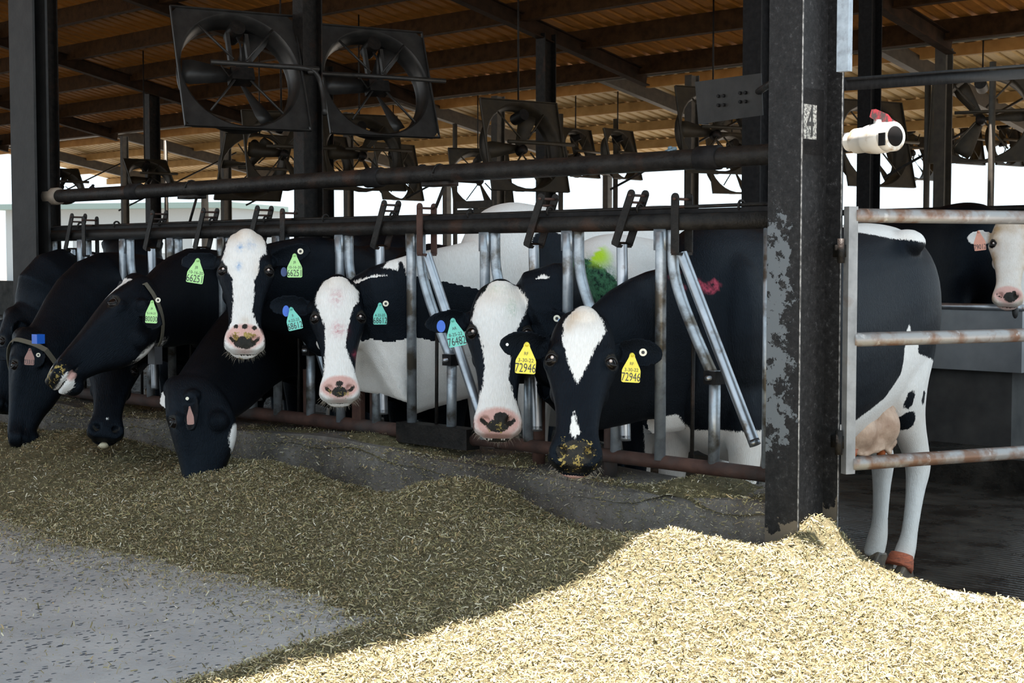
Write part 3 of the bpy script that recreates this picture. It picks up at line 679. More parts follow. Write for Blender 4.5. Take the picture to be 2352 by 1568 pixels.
for (px, py, Z, ps, ti, sz, lab) in FANS:
    Zc = min(Z, 27); sc = sz * .96
    dd = ray(px, py); ym = 13.7 if px < 512 else 20.3; Zm = (ym - CAM[1]) / dd[1]
    if Zc > Zm: sc *= Zm / Zc; Zc = Zm
    if px >= 512 and 13.6 < (at(px, py, Zc)[1]) < 15.4: q_ = (15.5 - CAM[1]) / dd[1]; sc *= q_ / Zc; Zc = q_
    c_ = at(px, py, Zc); rt_, T_ = make_fan('barn_fan', c_, math.radians(ps), ti * .8, sc, lab, fan_brown, detail=False, group=None)
    tp_ = T_((0, 0, sc * .49)); zr = roof_z(tp_[1]) + .44 if tp_[1] < 14.1 else r2(min(tp_[1], 20.9)) + .23
    if zr > tp_[2] + .05: G().tube([tp_, (tp_[0], tp_[1], zr)], .012, 8).obj('hanger_pipe', dark_steel, rt_)

# ------------------------------------------------------------------ cows
def hide_mat():
    m, nt, b = newmat('short_cow_hair')
    A = N(nt, 'ShaderNodeAttribute', attribute_name='cA'); B_ = N(nt, 'ShaderNodeAttribute', attribute_name='cB'); C_ = N(nt, 'ShaderNodeAttribute', attribute_name='cC')
    H = N(nt, 'ShaderNodeAttribute', attribute_name='hc')
    def sep(a):
        s = N(nt, 'ShaderNodeSeparateColor'); nt.links.new(a.outputs['Color'], s.inputs[0]); return s.outputs
    a, bb, c = sep(A), sep(B_), sep(C_)
    hv = H.outputs['Vector']
    wn = N(nt, 'ShaderNodeTexNoise'); wn.inputs['Scale'].default_value = 22; wn.inputs['Detail'].default_value = 2; nt.links.new(hv, wn.inputs['Vector'])
    vm = N(nt, 'ShaderNodeVectorMath', operation='MULTIPLY_ADD'); nt.links.new(wn.outputs['Color'], vm.inputs[0]); vm.inputs[1].default_value = (.010, .012, .008); nt.links.new(hv, vm.inputs[2])
    fur0 = noise(nt, 1, 5, vec=vm.outputs[0], stretch=(38, 260, 260), rough=.6); fur = ramp(nt, fur0, [(.34, 0), (.66, 1)])      # strands along the head's length
    fur2 = noise(nt, 14, 5, vec=hv)
    edge = noise(nt, 1, 4, vec=hv, stretch=(55, 160, 160), rough=.7)
    e2 = math_(nt, 'MULTIPLY', math_(nt, 'SUBTRACT', edge, .5), .030)
    def mask(v, soft=.0025, k=1.0):
        t = math_(nt, 'ADD', v, math_(nt, 'MULTIPLY', e2, k))
        r = N(nt, 'ShaderNodeMapRange'); r.inputs[1].default_value = -soft; r.inputs[2].default_value = soft; nt.links.new(t, r.inputs[0]); return r.outputs[0]
    white = mix(nt, fur2, (.84, .81, .77), (.95, .945, .93)); white = mix(nt, math_(nt, 'MULTIPLY', math_(nt, 'SUBTRACT', 1, fur), .24), white, (.50, .46, .40))
    black = mix(nt, fur2, (.0018, .002, .0026), (.0050, .0058, .0085))
    wm = mask(a[0]); base = mix(nt, wm, black, white)
    base = mix(nt, math_(nt, 'MULTIPLY', wm, math_(nt, 'MULTIPLY', c[0], ramp(nt, fur2, [(.3, .3), (.7, 1)]))), base, (.50, .34, .19))
    pink = mix(nt, fur2, (.62, .33, .29), (.78, .52, .46))
    base = mix(nt, mask(a[1], .006, .4), base, pink)
    dk = mix(nt, noise(nt, 60, 4, vec=hv), (.010, .009, .008), (.050, .042, .031))
    base = mix(nt, mask(a[2], .0015, .5), base, dk)
    cr = math_(nt, 'GREATER_THAN', math_(nt, 'ADD', math_(nt, 'MULTIPLY', math_(nt, 'ADD', noise(nt, 130, 5, vec=hv, rough=.7), noise(nt, 38, 3, vec=hv)), .5), math_(nt, 'MULTIPLY', c[1], .16)), .645)
    cr = math_(nt, 'MULTIPLY', cr, math_(nt, 'GREATER_THAN', c[1], .08))
    base = mix(nt, cr, base, mix(nt, noise(nt, 150, 2, vec=hv), (.14, .11, .03), (.62, .45, .14)))
    spray = ramp(nt, noise(nt, 60, 6, vec=hv, rough=.7), [(.35, 0), (.6, 1)])
    base = mix(nt, math_(nt, 'MULTIPLY', bb[0], spray), base, (.50, .07, .12))
    base = mix(nt, math_(nt, 'MULTIPLY', bb[1], spray), base, (.12, .32, .62))
    base = mix(nt, math_(nt, 'MULTIPLY', bb[2], spray), base, (.10, .30, .14))
    base = mix(nt, c[2], base, (.55, .85, .03))
    nt.links.new(base, b.inputs['Base Color'])
    b.inputs['Roughness'].default_value = .42; b.inputs['Specular IOR Level'].default_value = .17; b.inputs['Specular Tint'].default_value = (.55, .76, 1, 1)
    bump(nt, b, math_(nt, 'ADD', fur, math_(nt, 'MULTIPLY', fur2, 1.0)), .42, .006)
    return m
hide = hide_mat()
hoof_m = mottled('cow_hoof_horn', [(.3, (.05, .04, .03)), (.7, (.16, .12, .08))], 25, .5)
eye_m = plain('wet_dark_eye', (.006, .0045, .0045), .20, 0, .22, 0)
eyew_m = plain('eye_white', (.70, .60, .56), .25)

def poly_sdf(p, poly):
    """signed distance (positive inside) of points p (n,2) to polygon"""
    poly = np.asarray(poly, float); d = np.full(len(p), 1e9); ins = np.zeros(len(p), bool)
    for i in range(len(poly)):
        a = poly[i]; b = poly[(i + 1) % len(poly)]; e = b - a; w = p - a
        t = np.clip((w @ e) / (e @ e + 1e-12), 0, 1); d = np.minimum(d, np.hypot(*(w - t[:, None] * e).T))
        c = ((a[1] > p[:, 1]) != (b[1] > p[:, 1]))
        xx = (b[0] - a[0]) * (p[:, 1] - a[1]) / ((b[1] - a[1]) if abs(b[1] - a[1]) > 1e-9 else 1e-9) + a[0]
        ins ^= c & (p[:, 0] < xx)
    return np.where(ins, d, -d)

def loft(P, L, U, hw, tp, bt, pinch, nring=28, m=5, ex=.85):
    D = crom(np.column_stack([P, L, U, hw, tp, bt, pinch]), m)
    V = []
    for r in D:
        p, l, u = r[:3], unit(r[3:6]), unit(r[6:9]); h, t, b_, pi_ = r[9:]
        for j in range(nring):
            a = 2 * math.pi * j / nring; c, s = math.cos(a), math.sin(a)
            cx = math.copysign(abs(c) ** ex, c); sy = math.copysign(abs(s) ** ex, s)
            V.append(p + l * (cx * h * (1 - pi_ * max(0, -sy))) + u * (sy * (t if sy > 0 else b_)))
    k = len(D); n = nring
    F = [(i * n + j, i * n + (j + 1) % n, (i + 1) * n + (j + 1) % n, (i + 1) * n + j) for i in range(k - 1) for j in range(n)]
    F += [tuple(range(n - 1, -1, -1)), tuple(range((k - 1) * n, k * n))]
    return np.array(V), F

def remesh(g, vox, it=3, fac=.5):
    me = bpy.data.meshes.new('t'); me.from_pydata(np.vstack(g.v).tolist(), [], g.f); me.update()
    bm = bmesh.new(); bm.from_mesh(me); bmesh.ops.recalc_face_normals(bm, faces=bm.faces); bm.to_mesh(me); bm.free()
    o = bpy.data.objects.new('t', me); COL.objects.link(o)
    r = o.modifiers.new('r', 'REMESH'); r.mode = 'VOXEL'; r.voxel_size = vox; r.adaptivity = 0
    s = o.modifiers.new('s', 'SMOOTH'); s.factor = fac; s.iterations = it
    dg = bpy.context.evaluated_depsgraph_get(); m2 = bpy.data.meshes.new_from_object(o.evaluated_get(dg))
    n = len(m2.vertices); co = np.zeros(n * 3); m2.vertices.foreach_get('co', co); co = co.reshape(-1, 3)
    lt = np.zeros(len(m2.polygons), int); m2.polygons.foreach_get('loop_total', lt)
    lv = np.zeros(len(m2.loops), int); m2.loops.foreach_get('vertex_index', lv)
    nr = np.zeros(n * 3); m2.vertices.foreach_get('normal', nr); nr = nr.reshape(-1, 3)
    assert (lt == 4).all()
    F = lv.reshape(-1, 4)
    bpy.data.objects.remove(o); bpy.data.meshes.remove(me); bpy.data.meshes.remove(m2)
    return co, F, nr

def ear_geo(base, tip, facing, hwm, rootdir, thick=.014):
    """leaf-shaped cupped ear from base to tip, hollow side towards facing"""
    d = tip - base; Ln = np.linalg.norm(d); d = d / Ln; w = unit(np.cross(d, facing)); f = np.cross(w, d); f = f if f @ facing > 0 else -f
    us = np.linspace(0, 1, 13); vs_ = np.linspace(-1, 1, 9)
    hwf = lambda u: hwm * np.interp(u, [0, .12, .3, .5, .7, .85, .95, 1], [.46, .62, .92, 1.04, 1.02, .84, .58, .30])
    V = []
    for side in (0, 1):
        for u in us:
            for v_ in vs_:
                cup = .55 * np.interp(u, [0, .3, 1], [1.3, 1.0, .35]) * hwm
                p = base + d * Ln * u + w * hwf(u) * v_ * (1 - .12 * abs(v_)) + f * (cup * (v_ ** 2) * .8 - cup * .35) + np.array((0, 0, -.018 * u * u)) 
                p = p - f * (thick * (1 - .5 * abs(v_) ** 3) * side)
                V.append(p)
    nu, nv = len(us), len(vs_); F = []; o = nu * nv
    for i in range(nu - 1):
        for j in range(nv - 1):
            q = (i * nv + j, i * nv + j + 1, (i + 1) * nv + j + 1, (i + 1) * nv + j); F.append(q); F.append(tuple(o + k for k in q[::-1]))
    for i in range(nu - 1):
        F.append((i * nv, (i + 1) * nv, o + (i + 1) * nv, o + i * nv)); j = nv - 1
        F.append(((i + 1) * nv + j, i * nv + j, o + i * nv + j, o + (i + 1) * nv + j))
    for j in range(nv - 1):
        F.append((j + 1, j, o + j, o + j + 1)); i = nu - 1; F.append((i * nv + j, i * nv + j + 1, o + i * nv + j + 1, o + i * nv + j))
    return np.array(V), F

HEAD = np.array([  # s, half width, top, bottom, pinch
    (-.035, .045, -.030, .105, .1), (-.005, .075, .000, .165, .15), (.045, .096, .015, .200, .20), (.100, .107, .020, .225, .26), (.155, .110, .018, .240, .28),
    (.205, .104, .012, .242, .32), (.260, .092, .004, .230, .28), (.320, .079, -.003, .200, .22), (.375, .069, -.007, .165, .20), (.420, .067, -.010, .145, .18),
    (.455, .074, -.012, .135, .15), (.490, .081, -.017, .134, .10), (.517, .076, -.026, .134, .10), (.536, .056, -.040, .120, .1)])

def set_attr(me, nm, arr):
    at_ = me.attributes.new(nm, 'FLOAT_COLOR', 'POINT'); at_.data.foreach_set('color', np.column_stack([arr, np.ones(len(arr))]).astype(float).ravel())

class Cow: pass
def build_cow(name, label, rear, heading, poll, muz, hs=1.0, Zp=None, yaw=0., nfix=None, ears=(), sections=None, neckpt=None, neck_up=.19, neck_dn=.33, fields=None, vox=(.0075, .02),
              height=1.0, width=1.0, neck_w=.105, body=True, mouth=0, group=None, tongue=False, floor=-.4, legs=True, t1mix=.6, eye_open=1, length=1.0, legshift=(0,0,0,0), hindw=.165):
    k = Cow(); k.npt = neckpt; root = empty(name, (rear[0], rear[1], floor), label, 'cow', group); k.root = root
    Fv = unit(np.array([math.cos(heading), math.sin(heading), 0.])); Sv = np.cross((0, 0, 1), Fv); Z3 = np.array([0, 0, 1.])
    R0 = np.array([rear[0], rear[1], floor]); k.F, k.S, k.R0 = Fv, Sv, R0
    h = height
    B = lambda x, y, z: R0 + Fv * (x * length) + Sv * y + Z3 * (z * h)
    k.B = B
    # head frame
    O = np.array(poll, float); a = unit(np.array(muz, float) - O)
    n0 = unit(CAM - O) if nfix is None else unit(nfix); n = unit(n0 - a * (n0 @ a)); l = np.cross(n, a)     # l: image-right when the face looks at us
    if yaw: n, l = n * math.cos(yaw) + l * math.sin(yaw), l * math.cos(yaw) - n * math.sin(yaw)
    k.O, k.a, k.n, k.l, k.hs = O, a, n, l, hs
    g2 = G()
    H = HEAD.copy(); H[:, 0:4] *= hs
    m = len(H)
    P = O[None] + H[:, 0:1] * a
    tp = H[:, 2].copy(); bt = H[:, 3].copy()
    ctr = -(bt - tp) / 2 * .45; P2 = P + n * (ctr)[:, None]   # centre line inside the skull
    vv, ff = loft(P2, np.tile(l, (m, 1)), np.tile(n, (m, 1)), H[:, 1], tp - ctr, bt + ctr, H[:, 4], 32, 5, .80)
    g2.add(vv, ff)
    # muzzle lobes, chin, brow, jaw angle
    hp = lambda s, x, q: O + a * s * hs + l * x * hs + n * q * hs
    k.hp = hp
    for x in (-1, 1):
        g2.sphere(hp(.492, .044 * x, -.070), .040 * hs, 14, 10)
        g2.sphere(hp(.165, .084 * x, -.040), .038 * hs, 14, 10)
        g2.sphere(hp(.190, .048 * x, -.175), (.050 * hs), 14, 10)
    g2.sphere(hp(.490, 0, -.120), (.042 * hs), 14, 10); g2.sphere(hp(.01, 0, -.03), (.055 * hs), 14, 10)
    # ears
    for e in ears:
        bs = hp(.075 if len(e) < 5 else e[4][0], e[0] * .088, -.105 if len(e) < 5 else e[4][1]); tipp = at(*e[1]) if isinstance(e[1], tuple) else np.array(e[1])
        fac = unit(CAM - bs) if e[3] is None else unit(np.array(e[3], float)); vv, ff = ear_geo(bs, tipp, fac, e[2] * hs, a); g2.add(vv, ff)
        g2.sphere(lerp(bs, tipp, .05), .034 * hs, 12, 8)
    # neck
    S0 = B(1.36, 0, 1.16); npt = np.array(neckpt, float) if neckpt is not None else None
    hb = hp(.085, 0, -.115)
    ctrl = [B(1.36, 0, 1.12), B(1.66, 0, 1.10)] + ([npt] if npt is not None else []) + [hb - unit(t1mix * n + (1 - t1mix) * unit(hb - (npt if npt is not None else S0))) * .12 * hs, hb]
    C5 = crom(ctrl, 5); T = np.gradient(C5, axis=0); T /= np.linalg.norm(T, axis=1)[:, None]
    tt = np.linspace(0, 1, len(C5)); U_, L_ = [], []
    for i, t in enumerate(tt):
        d = Z3 * (1 - t) + unit(n * .9 - a) * t
        d = d - T[i] * (d @ T[i]); d = unit(d); U_.append(d); L_.append(np.cross(d, T[i]))
    hwv = np.interp(tt, [0, .25, .5, .75, 1], [.17 * width, .14 * width, neck_w, (neck_w + .088 * hs) / 2, .088 * hs]); up_ = np.interp(tt, [0, .25, .5, .75, 1], [.29 * h, .26 * h, neck_up, .155, .115 * hs]); dn = np.interp(tt, [0, .25, .5, .75, 1], [.36 * h, .36 * h, neck_dn, neck_dn * .62, .12 * hs])
    vv, ff = loft(C5, np.array(L_), np.array(U_), hwv, up_, dn, np.full(len(C5), .25), 26, 1, .95); g2.add(vv, ff)
    co, F, nr = remesh(g2, vox[0], 4)
    # sculpt in head space
    rel = co - O; s = rel @ a / hs; x = rel @ l / hs; q = rel @ n / hs
    def push(cs, cx, cq, rs, rx, rq, vec, amt):
        w = np.exp(-(((s - cs) / rs) ** 2 + ((x - cx) / rx) ** 2 + ((q - cq) / rq) ** 2)); 
        co[:] += w[:, None] * np.asarray(vec)[None] * amt * hs
    for e in (-1, 1):
        push(.170, .103 * e, -.012, .019, .026, .022, -l * e * .6 - n * .8, .016)          # eye socket
        push(.140, .090 * e, .0, .024, .03, .02, l * e * .5 + n, .009)  # brow
        push(.200, .108 * e, -.050, .022, .03, .016, l * e, .004)
        push(.300, .070 * e, -.060, .060, .03, .04, -l * e, .006)
        push(.497, .044 * e, -.030, .013, .013, .030, -n * .8 - l * e * .35 - a * .45, .034); push(.487, .052 * e, -.030, .008, .010, .030, n * .8 + l * e * .6, .006)  # nostril
        push(.495, .066 * e, -.055, .025, .014, .035, l * e, .007)
        push(.205, .075 * e, .0, .045, .018, .04, -n, .005)
    push(.27, 0, .0, .12, .025, .05, n, .003)
    if mouth >= 0:
        msk = sstep(s, .40, .47) * np.exp(-((q + .092) / .006) ** 2); co -= nr * (msk * .011 * hs)[:, None]
    s = (co - O) @ a / hs; x = (co - O) @ l / hs; q = (co - O) @ n / hs
    fieldA = np.zeros((len(co), 3)); fieldA[:] = -.1; fB = np.zeros((len(co), 3)); fC = np.zeros((len(co), 3))
    # nostril interior dark
    for e in (-1, 1):
        u_ = (s - .497) + (x * e - .045) * .5; nd = 1 - np.sqrt((u_ / .011) ** 2 + ((x - .045 * e) / .017) ** 2 + ((q + .045) / .06) ** 2); fieldA[:, 2] = np.maximum(fieldA[:, 2], nd * .012)
    ed = 1 - np.sqrt(((s - .168) / .028) ** 2 + ((np.abs(x) - .100) / .030) ** 2 + ((q + .014) / .024) ** 2); fieldA[:, 2] = np.maximum(fieldA[:, 2], ed * .02)
    k.s, k.x, k.q, k.co, k.A, k.Bf, k.Cf, k.F1 = s, x, q, co, fieldA, fB, fC, F
    k.headmask = (s > -.05) & (np.abs(x) < .16)
    if fields: fields(k, 'head')
    if body:
        nb = ((co - R0) @ Fv < 1.84 * length) & ((s < -.02) | (q < -.22)); k.co2 = co; k.A2 = np.full((len(co), 3), -.1); k.B2 = np.zeros((len(co), 3)); k.C2 = np.zeros((len(co), 3))
        if fields: fields(k, 'body'); fieldA[nb] = k.A2[nb]
        BN, CN = k.B2 * nb[:, None], k.C2 * nb[:, None]
    hm = (sstep(.135 - np.abs(x), 0, .03) * sstep(q, -.19, -.15) * (s > -.06))[:, None]; fB *= hm; fC *= hm
    if body and fields: fB += BN; fC += CN
    fieldA[:, 2] = np.maximum(fieldA[:, 2], np.where((s > .44) & (np.abs(q + .092) < .004) & (np.abs(x) < .06), .004, -.1))
    V = [co]; FF = [F]; AA = [fieldA]; BB = [fB]; CC = [fC]; HC = [np.column_stack([s * hs, x * hs, q * hs])]
    if body:
        g3 = G()
        secs = np.array([  # x, top, bottom, half width
            (-.03, 1.30, 1.10, .07), (.03, 1.40, .95, .17), (.14, 1.475, .86, .235), (.30, 1.51, .76, .265), (.50, 1.51, .66, .27), (.80, 1.48, .575, .30), (1.08, 1.47, .565, .305),
            (1.32, 1.49, .59, .265), (1.50, 1.50, .64, .225), (1.64, 1.46, .72, .185), (1.74, 1.36, .80, .13)])
        c = secs[:, 1] * .45 + secs[:, 2] * .55
        Pp = np.array([B(r[0], 0, cz) for r, cz in zip(secs, c)])
        vv, ff = loft(Pp, np.tile(Sv, (len(secs), 1)), np.tile(Z3, (len(secs), 1)), secs[:, 3] * width, (secs[:, 1] - c) * h, (c - secs[:, 2]) * h, np.full(len(secs), .0), 32, 4, .86); g3.add(vv, ff)
        for y in (-1, 1):
            g3.sphere(B(.33, .17 * y * width, 1.43), (.085, .085, .06), 14, 8); g3.sphere(B(.075, .09 * y, 1.33), .06, 12, 8)
            g3.sphere(B(1.52, .13 * y * width, 1.10), (.14, .14, .30), 14, 10)
        def leg(js, y, sh=0):
            Pp = np.array([B(j[0] + sh * (1 - min(1, j[1] / 1.0)), y * (j[4] if len(j) > 4 else hindw if j is not None and js[0][0] < 1 else .165), j[1]) for j in js]); kk = len(js)
            v_, f_ = loft(Pp, np.tile(Sv, (kk, 1)), np.tile(Fv, (kk, 1)), np.array([j[3] for j in js]), np.array([j[2] for j in js]), np.array([j[2] for j in js]), np.zeros(kk), 18, 4, .9); g3.add(v_, f_)
        if legs:
            for yi, y in enumerate((1, -1)):
                leg([(.27, 1.22, .20, .08, .13), (.28, 1.02, .22, .11), (.30, .84, .18, .105), (.235, .70, .125, .080), (.13, .57, .080, .058), (.080, .47, .062, .052), (.095, .35, .043, .040), (.12, .21, .038, .036), (.15, .125, .050, .046), (.19, .055, .052, .048)], y, legshift[yi])
                leg([(1.50, .98, .13, .08, .13), (1.50, .80, .10, .07), (1.50, .62, .068, .052), (1.50, .44, .050, .048), (1.50, .38, .045, .042), (1.50, .24, .032, .030), (1.505, .13, .042, .040), (1.53, .055, .045, .042)], y, legshift[2 + yi])
        if fields: fields(k, 'bodygeo', g3)
        c2, F2, n2 = remesh(g3, vox[1], 4)
        A2 = np.full((len(c2), 3), -.1); B2 = np.zeros((len(c2), 3)); C2 = np.zeros((len(c2), 3))
        k.co2, k.A2, k.B2, k.C2 = c2, A2, B2, C2
        if fields: fields(k, 'body')
        V.append(c2); FF.append(F2 + len(co)); AA.append(A2); BB.append(B2); CC.append(C2)
        r2_ = c2 - R0; HC.append(np.column_stack([r2_[:, 2], r2_ @ Fv, r2_ @ Sv]))
    Vv = np.vstack(V); Ff = np.vstack(FF)
    o = mesh_obj('body', Vv, Ff, hide, root)
    set_attr(o.data, 'cA', np.vstack(AA)); set_attr(o.data, 'cB', np.vstack(BB)); set_attr(o.data, 'cC', np.vstack(CC)); set_attr(o.data, 'hc', np.vstack(HC))
    k.body = o
    # eyes
    for e in (-1, 1):
        od = unit(l * e * .50 + n * .86); c = hp(.170, .0900 * e, -.0235)
        ey = G().sphere(c, .0225 * hs, 22, 14).obj('eye', eye_m, root)
        g = G(); td = unit(np.cross(od, a)); 
        for sg, op in ((-1, .0125), (1, .0125)):
            rim = []
            for t in np.linspace(-1, 1, 11):
                off = a * (sg * op * 1.2 * (1 - t * t) - .001) + td * (t * .0215); rr = math.sqrt(max(0, .0232 ** 2 - (off @ off)))
                rim.append(c + (off + od * rr) * hs)
            g.tube(np.array(rim), np.array([.001, .0022, .003, .0036, .004, .0042, .004, .0036, .003, .0022, .001]) * hs, 7)
        g.obj('eyelid', plain('eyelid_skin', (.008, .007, .007), .45), ey)
        if eye_open: G().sphere(c + (od * .0165 + n * .0085 - l * e * .006 + a * .003) * hs, .0055 * hs, 10, 8).obj('eye_corner', eyew_m, ey)
    # hooves
    if body and legs:
        for yi, (x0, y) in enumerate(((.20, 1), (.20, -1), (1.535, 1), (1.535, -1))):
            x0 = x0 + legshift[yi]
            g = G()
            for w_ in (-.027, .027):
                pl = [(-.07, 0), (.085, 0), (.075, .03), (.02, .085), (-.05, .075)]
                M = (np.column_stack([Fv, Z3, -Sv]), B(x0, y * (hindw if x0 < 1 else .165) + w_, 0) - Sv * -.022)
                g.prism(pl, M, .044)
            hf = g.obj('hoof', hoof_m, root, smooth=False)
            bv = hf.modifiers.new('b', 'BEVEL'); bv.width = .012; bv.segments = 2
    return k
def tag_shape(w=.070, hgt=.098):
    b = w / 2; r = .006; p = []
    bh = hgt * .48
    k_ = w / .07; p += [(-b + r, 0), (b - r, 0), (b - .001, .002), (b, r), (b, bh - .006), (b - .003 * k_, bh + .002), (.016 * k_, hgt * .80), (.011 * k_, hgt * .90), (.010 * k_, hgt * .97), (.006 * k_, hgt * 1.02), (-.006 * k_, hgt * 1.02), (-.010 * k_, hgt * .97), (-.011 * k_, hgt * .90), (-.016 * k_, hgt * .80), (-b + .003 * k_, bh + .002), (-b, bh - .006), (-b, r), (-b + .001, .002)]
    return p
tagc = {'yellow': plain('yellow_tag', (.80, .68, .06), .35), 'lime': plain('lime_tag', (.42, .78, .30), .35), 'mint': plain('mint_tag', (.16, .62, .52), .35), 'pink': plain('pink_tag', (.72, .33, .24), .4), 'dimpink': plain('dull_pink_tag', (.36, .19, .16), .4)}
ink = plain('tag_ink', (.03, .035, .04), .5); white_p = plain('white_button', (.78, .74, .60), .35); blue_p = plain('blue_plastic', (.02, .13, .62), .3); navy_p = plain('navy_plastic', (.01, .05, .20), .35)
def ear_tag(k, px, py, Z, w_px, ang, colr, big, small='', top='', yawt=0., hs=1.35, bend=0):
    """px,py: bottom centre of the tag"""
    w = w_px * Z / F_PX; c = at(px, py, Z); hgt = w * hs
    nrm = unit(CAM - c); nrm = unit(nrm * np.array((1, 1, .3))); x = unit(np.cross((0, 0, 1), nrm)); 
    if yawt: nrm, x = nrm * math.cos(yawt) + x * math.sin(yawt), x * math.cos(yawt) - nrm * math.sin(yawt)
    y = np.cross(nrm, x)
    ca, sa = math.cos(ang), math.sin(ang); x, y = x * ca + y * sa, y * ca - x * sa
    M = (np.column_stack([x, y, nrm]), c)
    t = G().prism(tag_shape(w, hgt), M, .0018).obj('ear_tag', tagc[colr], k.root, smooth=False, label='%s ear tag numbered %s' % (colr.replace('dimpink', 'dull pink').replace('lime', 'lime green').replace('mint', 'mint green'), big))
    o = nrm * .0022; u = w / .070
    text_mesh(big, .044 * u, (M[0], c + o + y * hgt * .18), t, ink, 'tag_number', .0003, .66 * 5 / max(5, len(big)))
    if small: text_mesh(small, .018 * u, (M[0], c + o + y * hgt * .44 ), t, ink, 'handwritten_date', .00015, .95)
    if top: text_mesh(top, .016 * u, (M[0], c + o + y * hgt * .66), t, ink, 'handwritten_letters', .00015, .9)
    s_ = G(); s_.tube([c + y * hgt * .97 + nrm * -.004, c + y * hgt * .97 + nrm * .007], [.009 * u, .007 * u], 14); s_.tube([c + y * hgt * .97 + nrm * .007, c + y * hgt * .97 + nrm * .010], .004 * u, 8); s_.obj('tag_stud', tagc[colr], t)
def button(k, px, py, Z, r_px, mat=None, hole=True, yawt=0):
    c = at(px, py, Z); r = r_px * Z / F_PX; nrm = unit(CAM - c)
    if yawt: x = unit(np.cross((0, 0, 1), nrm)); nrm = nrm * math.cos(yawt) + x * math.sin(yawt)
    b = G().tube([c, c + nrm * .004], [r, r * .95], 20).obj('ear_button', mat or white_p, k.root, smooth=False, label='round white ear button' if mat is None else None)
    if hole: G().tube([c + nrm * .003, c + nrm * .006], [r * .48, r * .40], 14).obj('button_centre', rubber, b, smooth=False)
def blob(k, px, py, Z, rx, ry, mat, name, label=None):
    c = at(px, py, Z); u = Z / F_PX; nrm = unit(CAM - c); x = unit(np.cross((0, 0, 1), nrm)); y = np.cross(nrm, x)
    p = [(rx * u * math.cos(t), ry * u * math.sin(t) * (1 if math.sin(t) < 0 else 1.15)) for t in np.linspace(0, 2 * math.pi, 20, endpoint=False)]
    G().prism(p, (np.column_stack([x, y, nrm]), c), .007).obj(name, mat, k.root, smooth=False, label=label)
def whiskers(k, n=70, mat=None, seed=0, col='pale'):
    r = np.random.default_rng(seed); g = G()
    for i in range(n):
        t = r.uniform(-1, 1); s0 = r.uniform(.475, .525); x0 = .070 * t; q0 = -.105 - .03 * r.random() + .05 * abs(t) ** 2
        p = k.hp(s0, x0, q0); d = unit(k.a * r.uniform(.3, 1) + k.l * (t * .9 + r.normal() * .25) - k.n * r.uniform(-.3, .5)); Ln = r.uniform(.012, .036)
        p2 = p + d * Ln * .5; p3 = p + d * Ln + np.array((0, 0, -.006))
        w = unit(np.cross(d, k.n)) * .00032; g.add([p - w - d * .01, p + w - d * .01, p2 + w * .8, p2 - w * .8, p3], [(0, 1, 2, 3), (3, 2, 4)])
    g.obj('whiskers', plain('pale_whisker', (.45, .40, .32), .6) if col == 'pale' else plain('dark_whisker', (.10, .09, .08), .6), k.root, kind='stuff', smooth=False)

def hpoly(k, pts):
    """pixels -> (s, x) on the face plane"""
    out = []
    for px, py in pts:
        d = ray(px, py); t = ((k.O - CAM) @ k.n) / (d @ k.n); p = CAM + d * t - k.O; out.append((p @ k.a / k.hs, p @ k.l / k.hs))
    return out
def face(k, pts, qmin=-.12): 
    v = poly_sdf(np.column_stack([k.s, k.x]), hpoly(k, pts)) * k.hs
    return np.where((k.q > qmin), v, np.minimum(v, qmin * 0 + (k.q - qmin) * .5 - .0))
def neckside(k, pts, off=.09):
    """pixels -> the upright plane that runs along the near side of the neck"""
    p0 = np.array(k.npt, float); u = k.hp(.085, 0, -.115) - p0; u[2] = 0; u = unit(u); nn = np.cross(u, (0, 0, 1.)); nn = nn if nn @ (CAM - p0) > 0 else -nn; p0 = p0 + nn * off
    out = []
    for px, py in pts:
        d = ray(px, py); t = ((p0 - CAM) @ nn) / (d @ nn); p = CAM + d * t - p0; out.append((p @ u, p[2]))
    r = k.co - p0; return poly_sdf(np.column_stack([r @ u, r[:, 2]]), out)
def sidepoly(k, pts):
    """pixels -> (s, q) on the head's mid plane"""
    out = []
    for px, py in pts:
        d = ray(px, py); t = ((k.O - CAM) @ k.l) / (d @ k.l); p = CAM + d * t - k.O; out.append((p @ k.a / k.hs, p @ k.n / k.hs))
    return poly_sdf(np.column_stack([k.s, k.q]), out) * k.hs
def flank(co, pts, xp, side=1):
    """pixels -> (y,z) on plane x = xp; only verts on the camera side"""
    P = [onp(px, py, 0, xp) for px, py in pts]
    return poly_sdf(co[:, 1:3], [(p[1], p[2]) for p in P])
def spot(co, px, py, xp, r):
    c = onp(px, py, 0, xp); return r - np.hypot(co[:, 1] - c[1], co[:, 2] - c[2])
DOWN = -math.pi / 2
def headpos(poll_px, muz_px, Z, hs):
    """poll at depth Z, muzzle nearer so that the head keeps its true length"""
    P = at(poll_px[0], poll_px[1], Z); L = .515 * hs
    d = ray(*muz_px); b = CAM - P; A_ = d @ d; B_ = 2 * d @ b; C_ = b @ b - L * L; disc = B_ * B_ - 4 * A_ * C_
    t = (-B_ - math.sqrt(disc)) / (2 * A_) if disc > 0 else -B_ / (2 * A_)
    return P, CAM + d * t
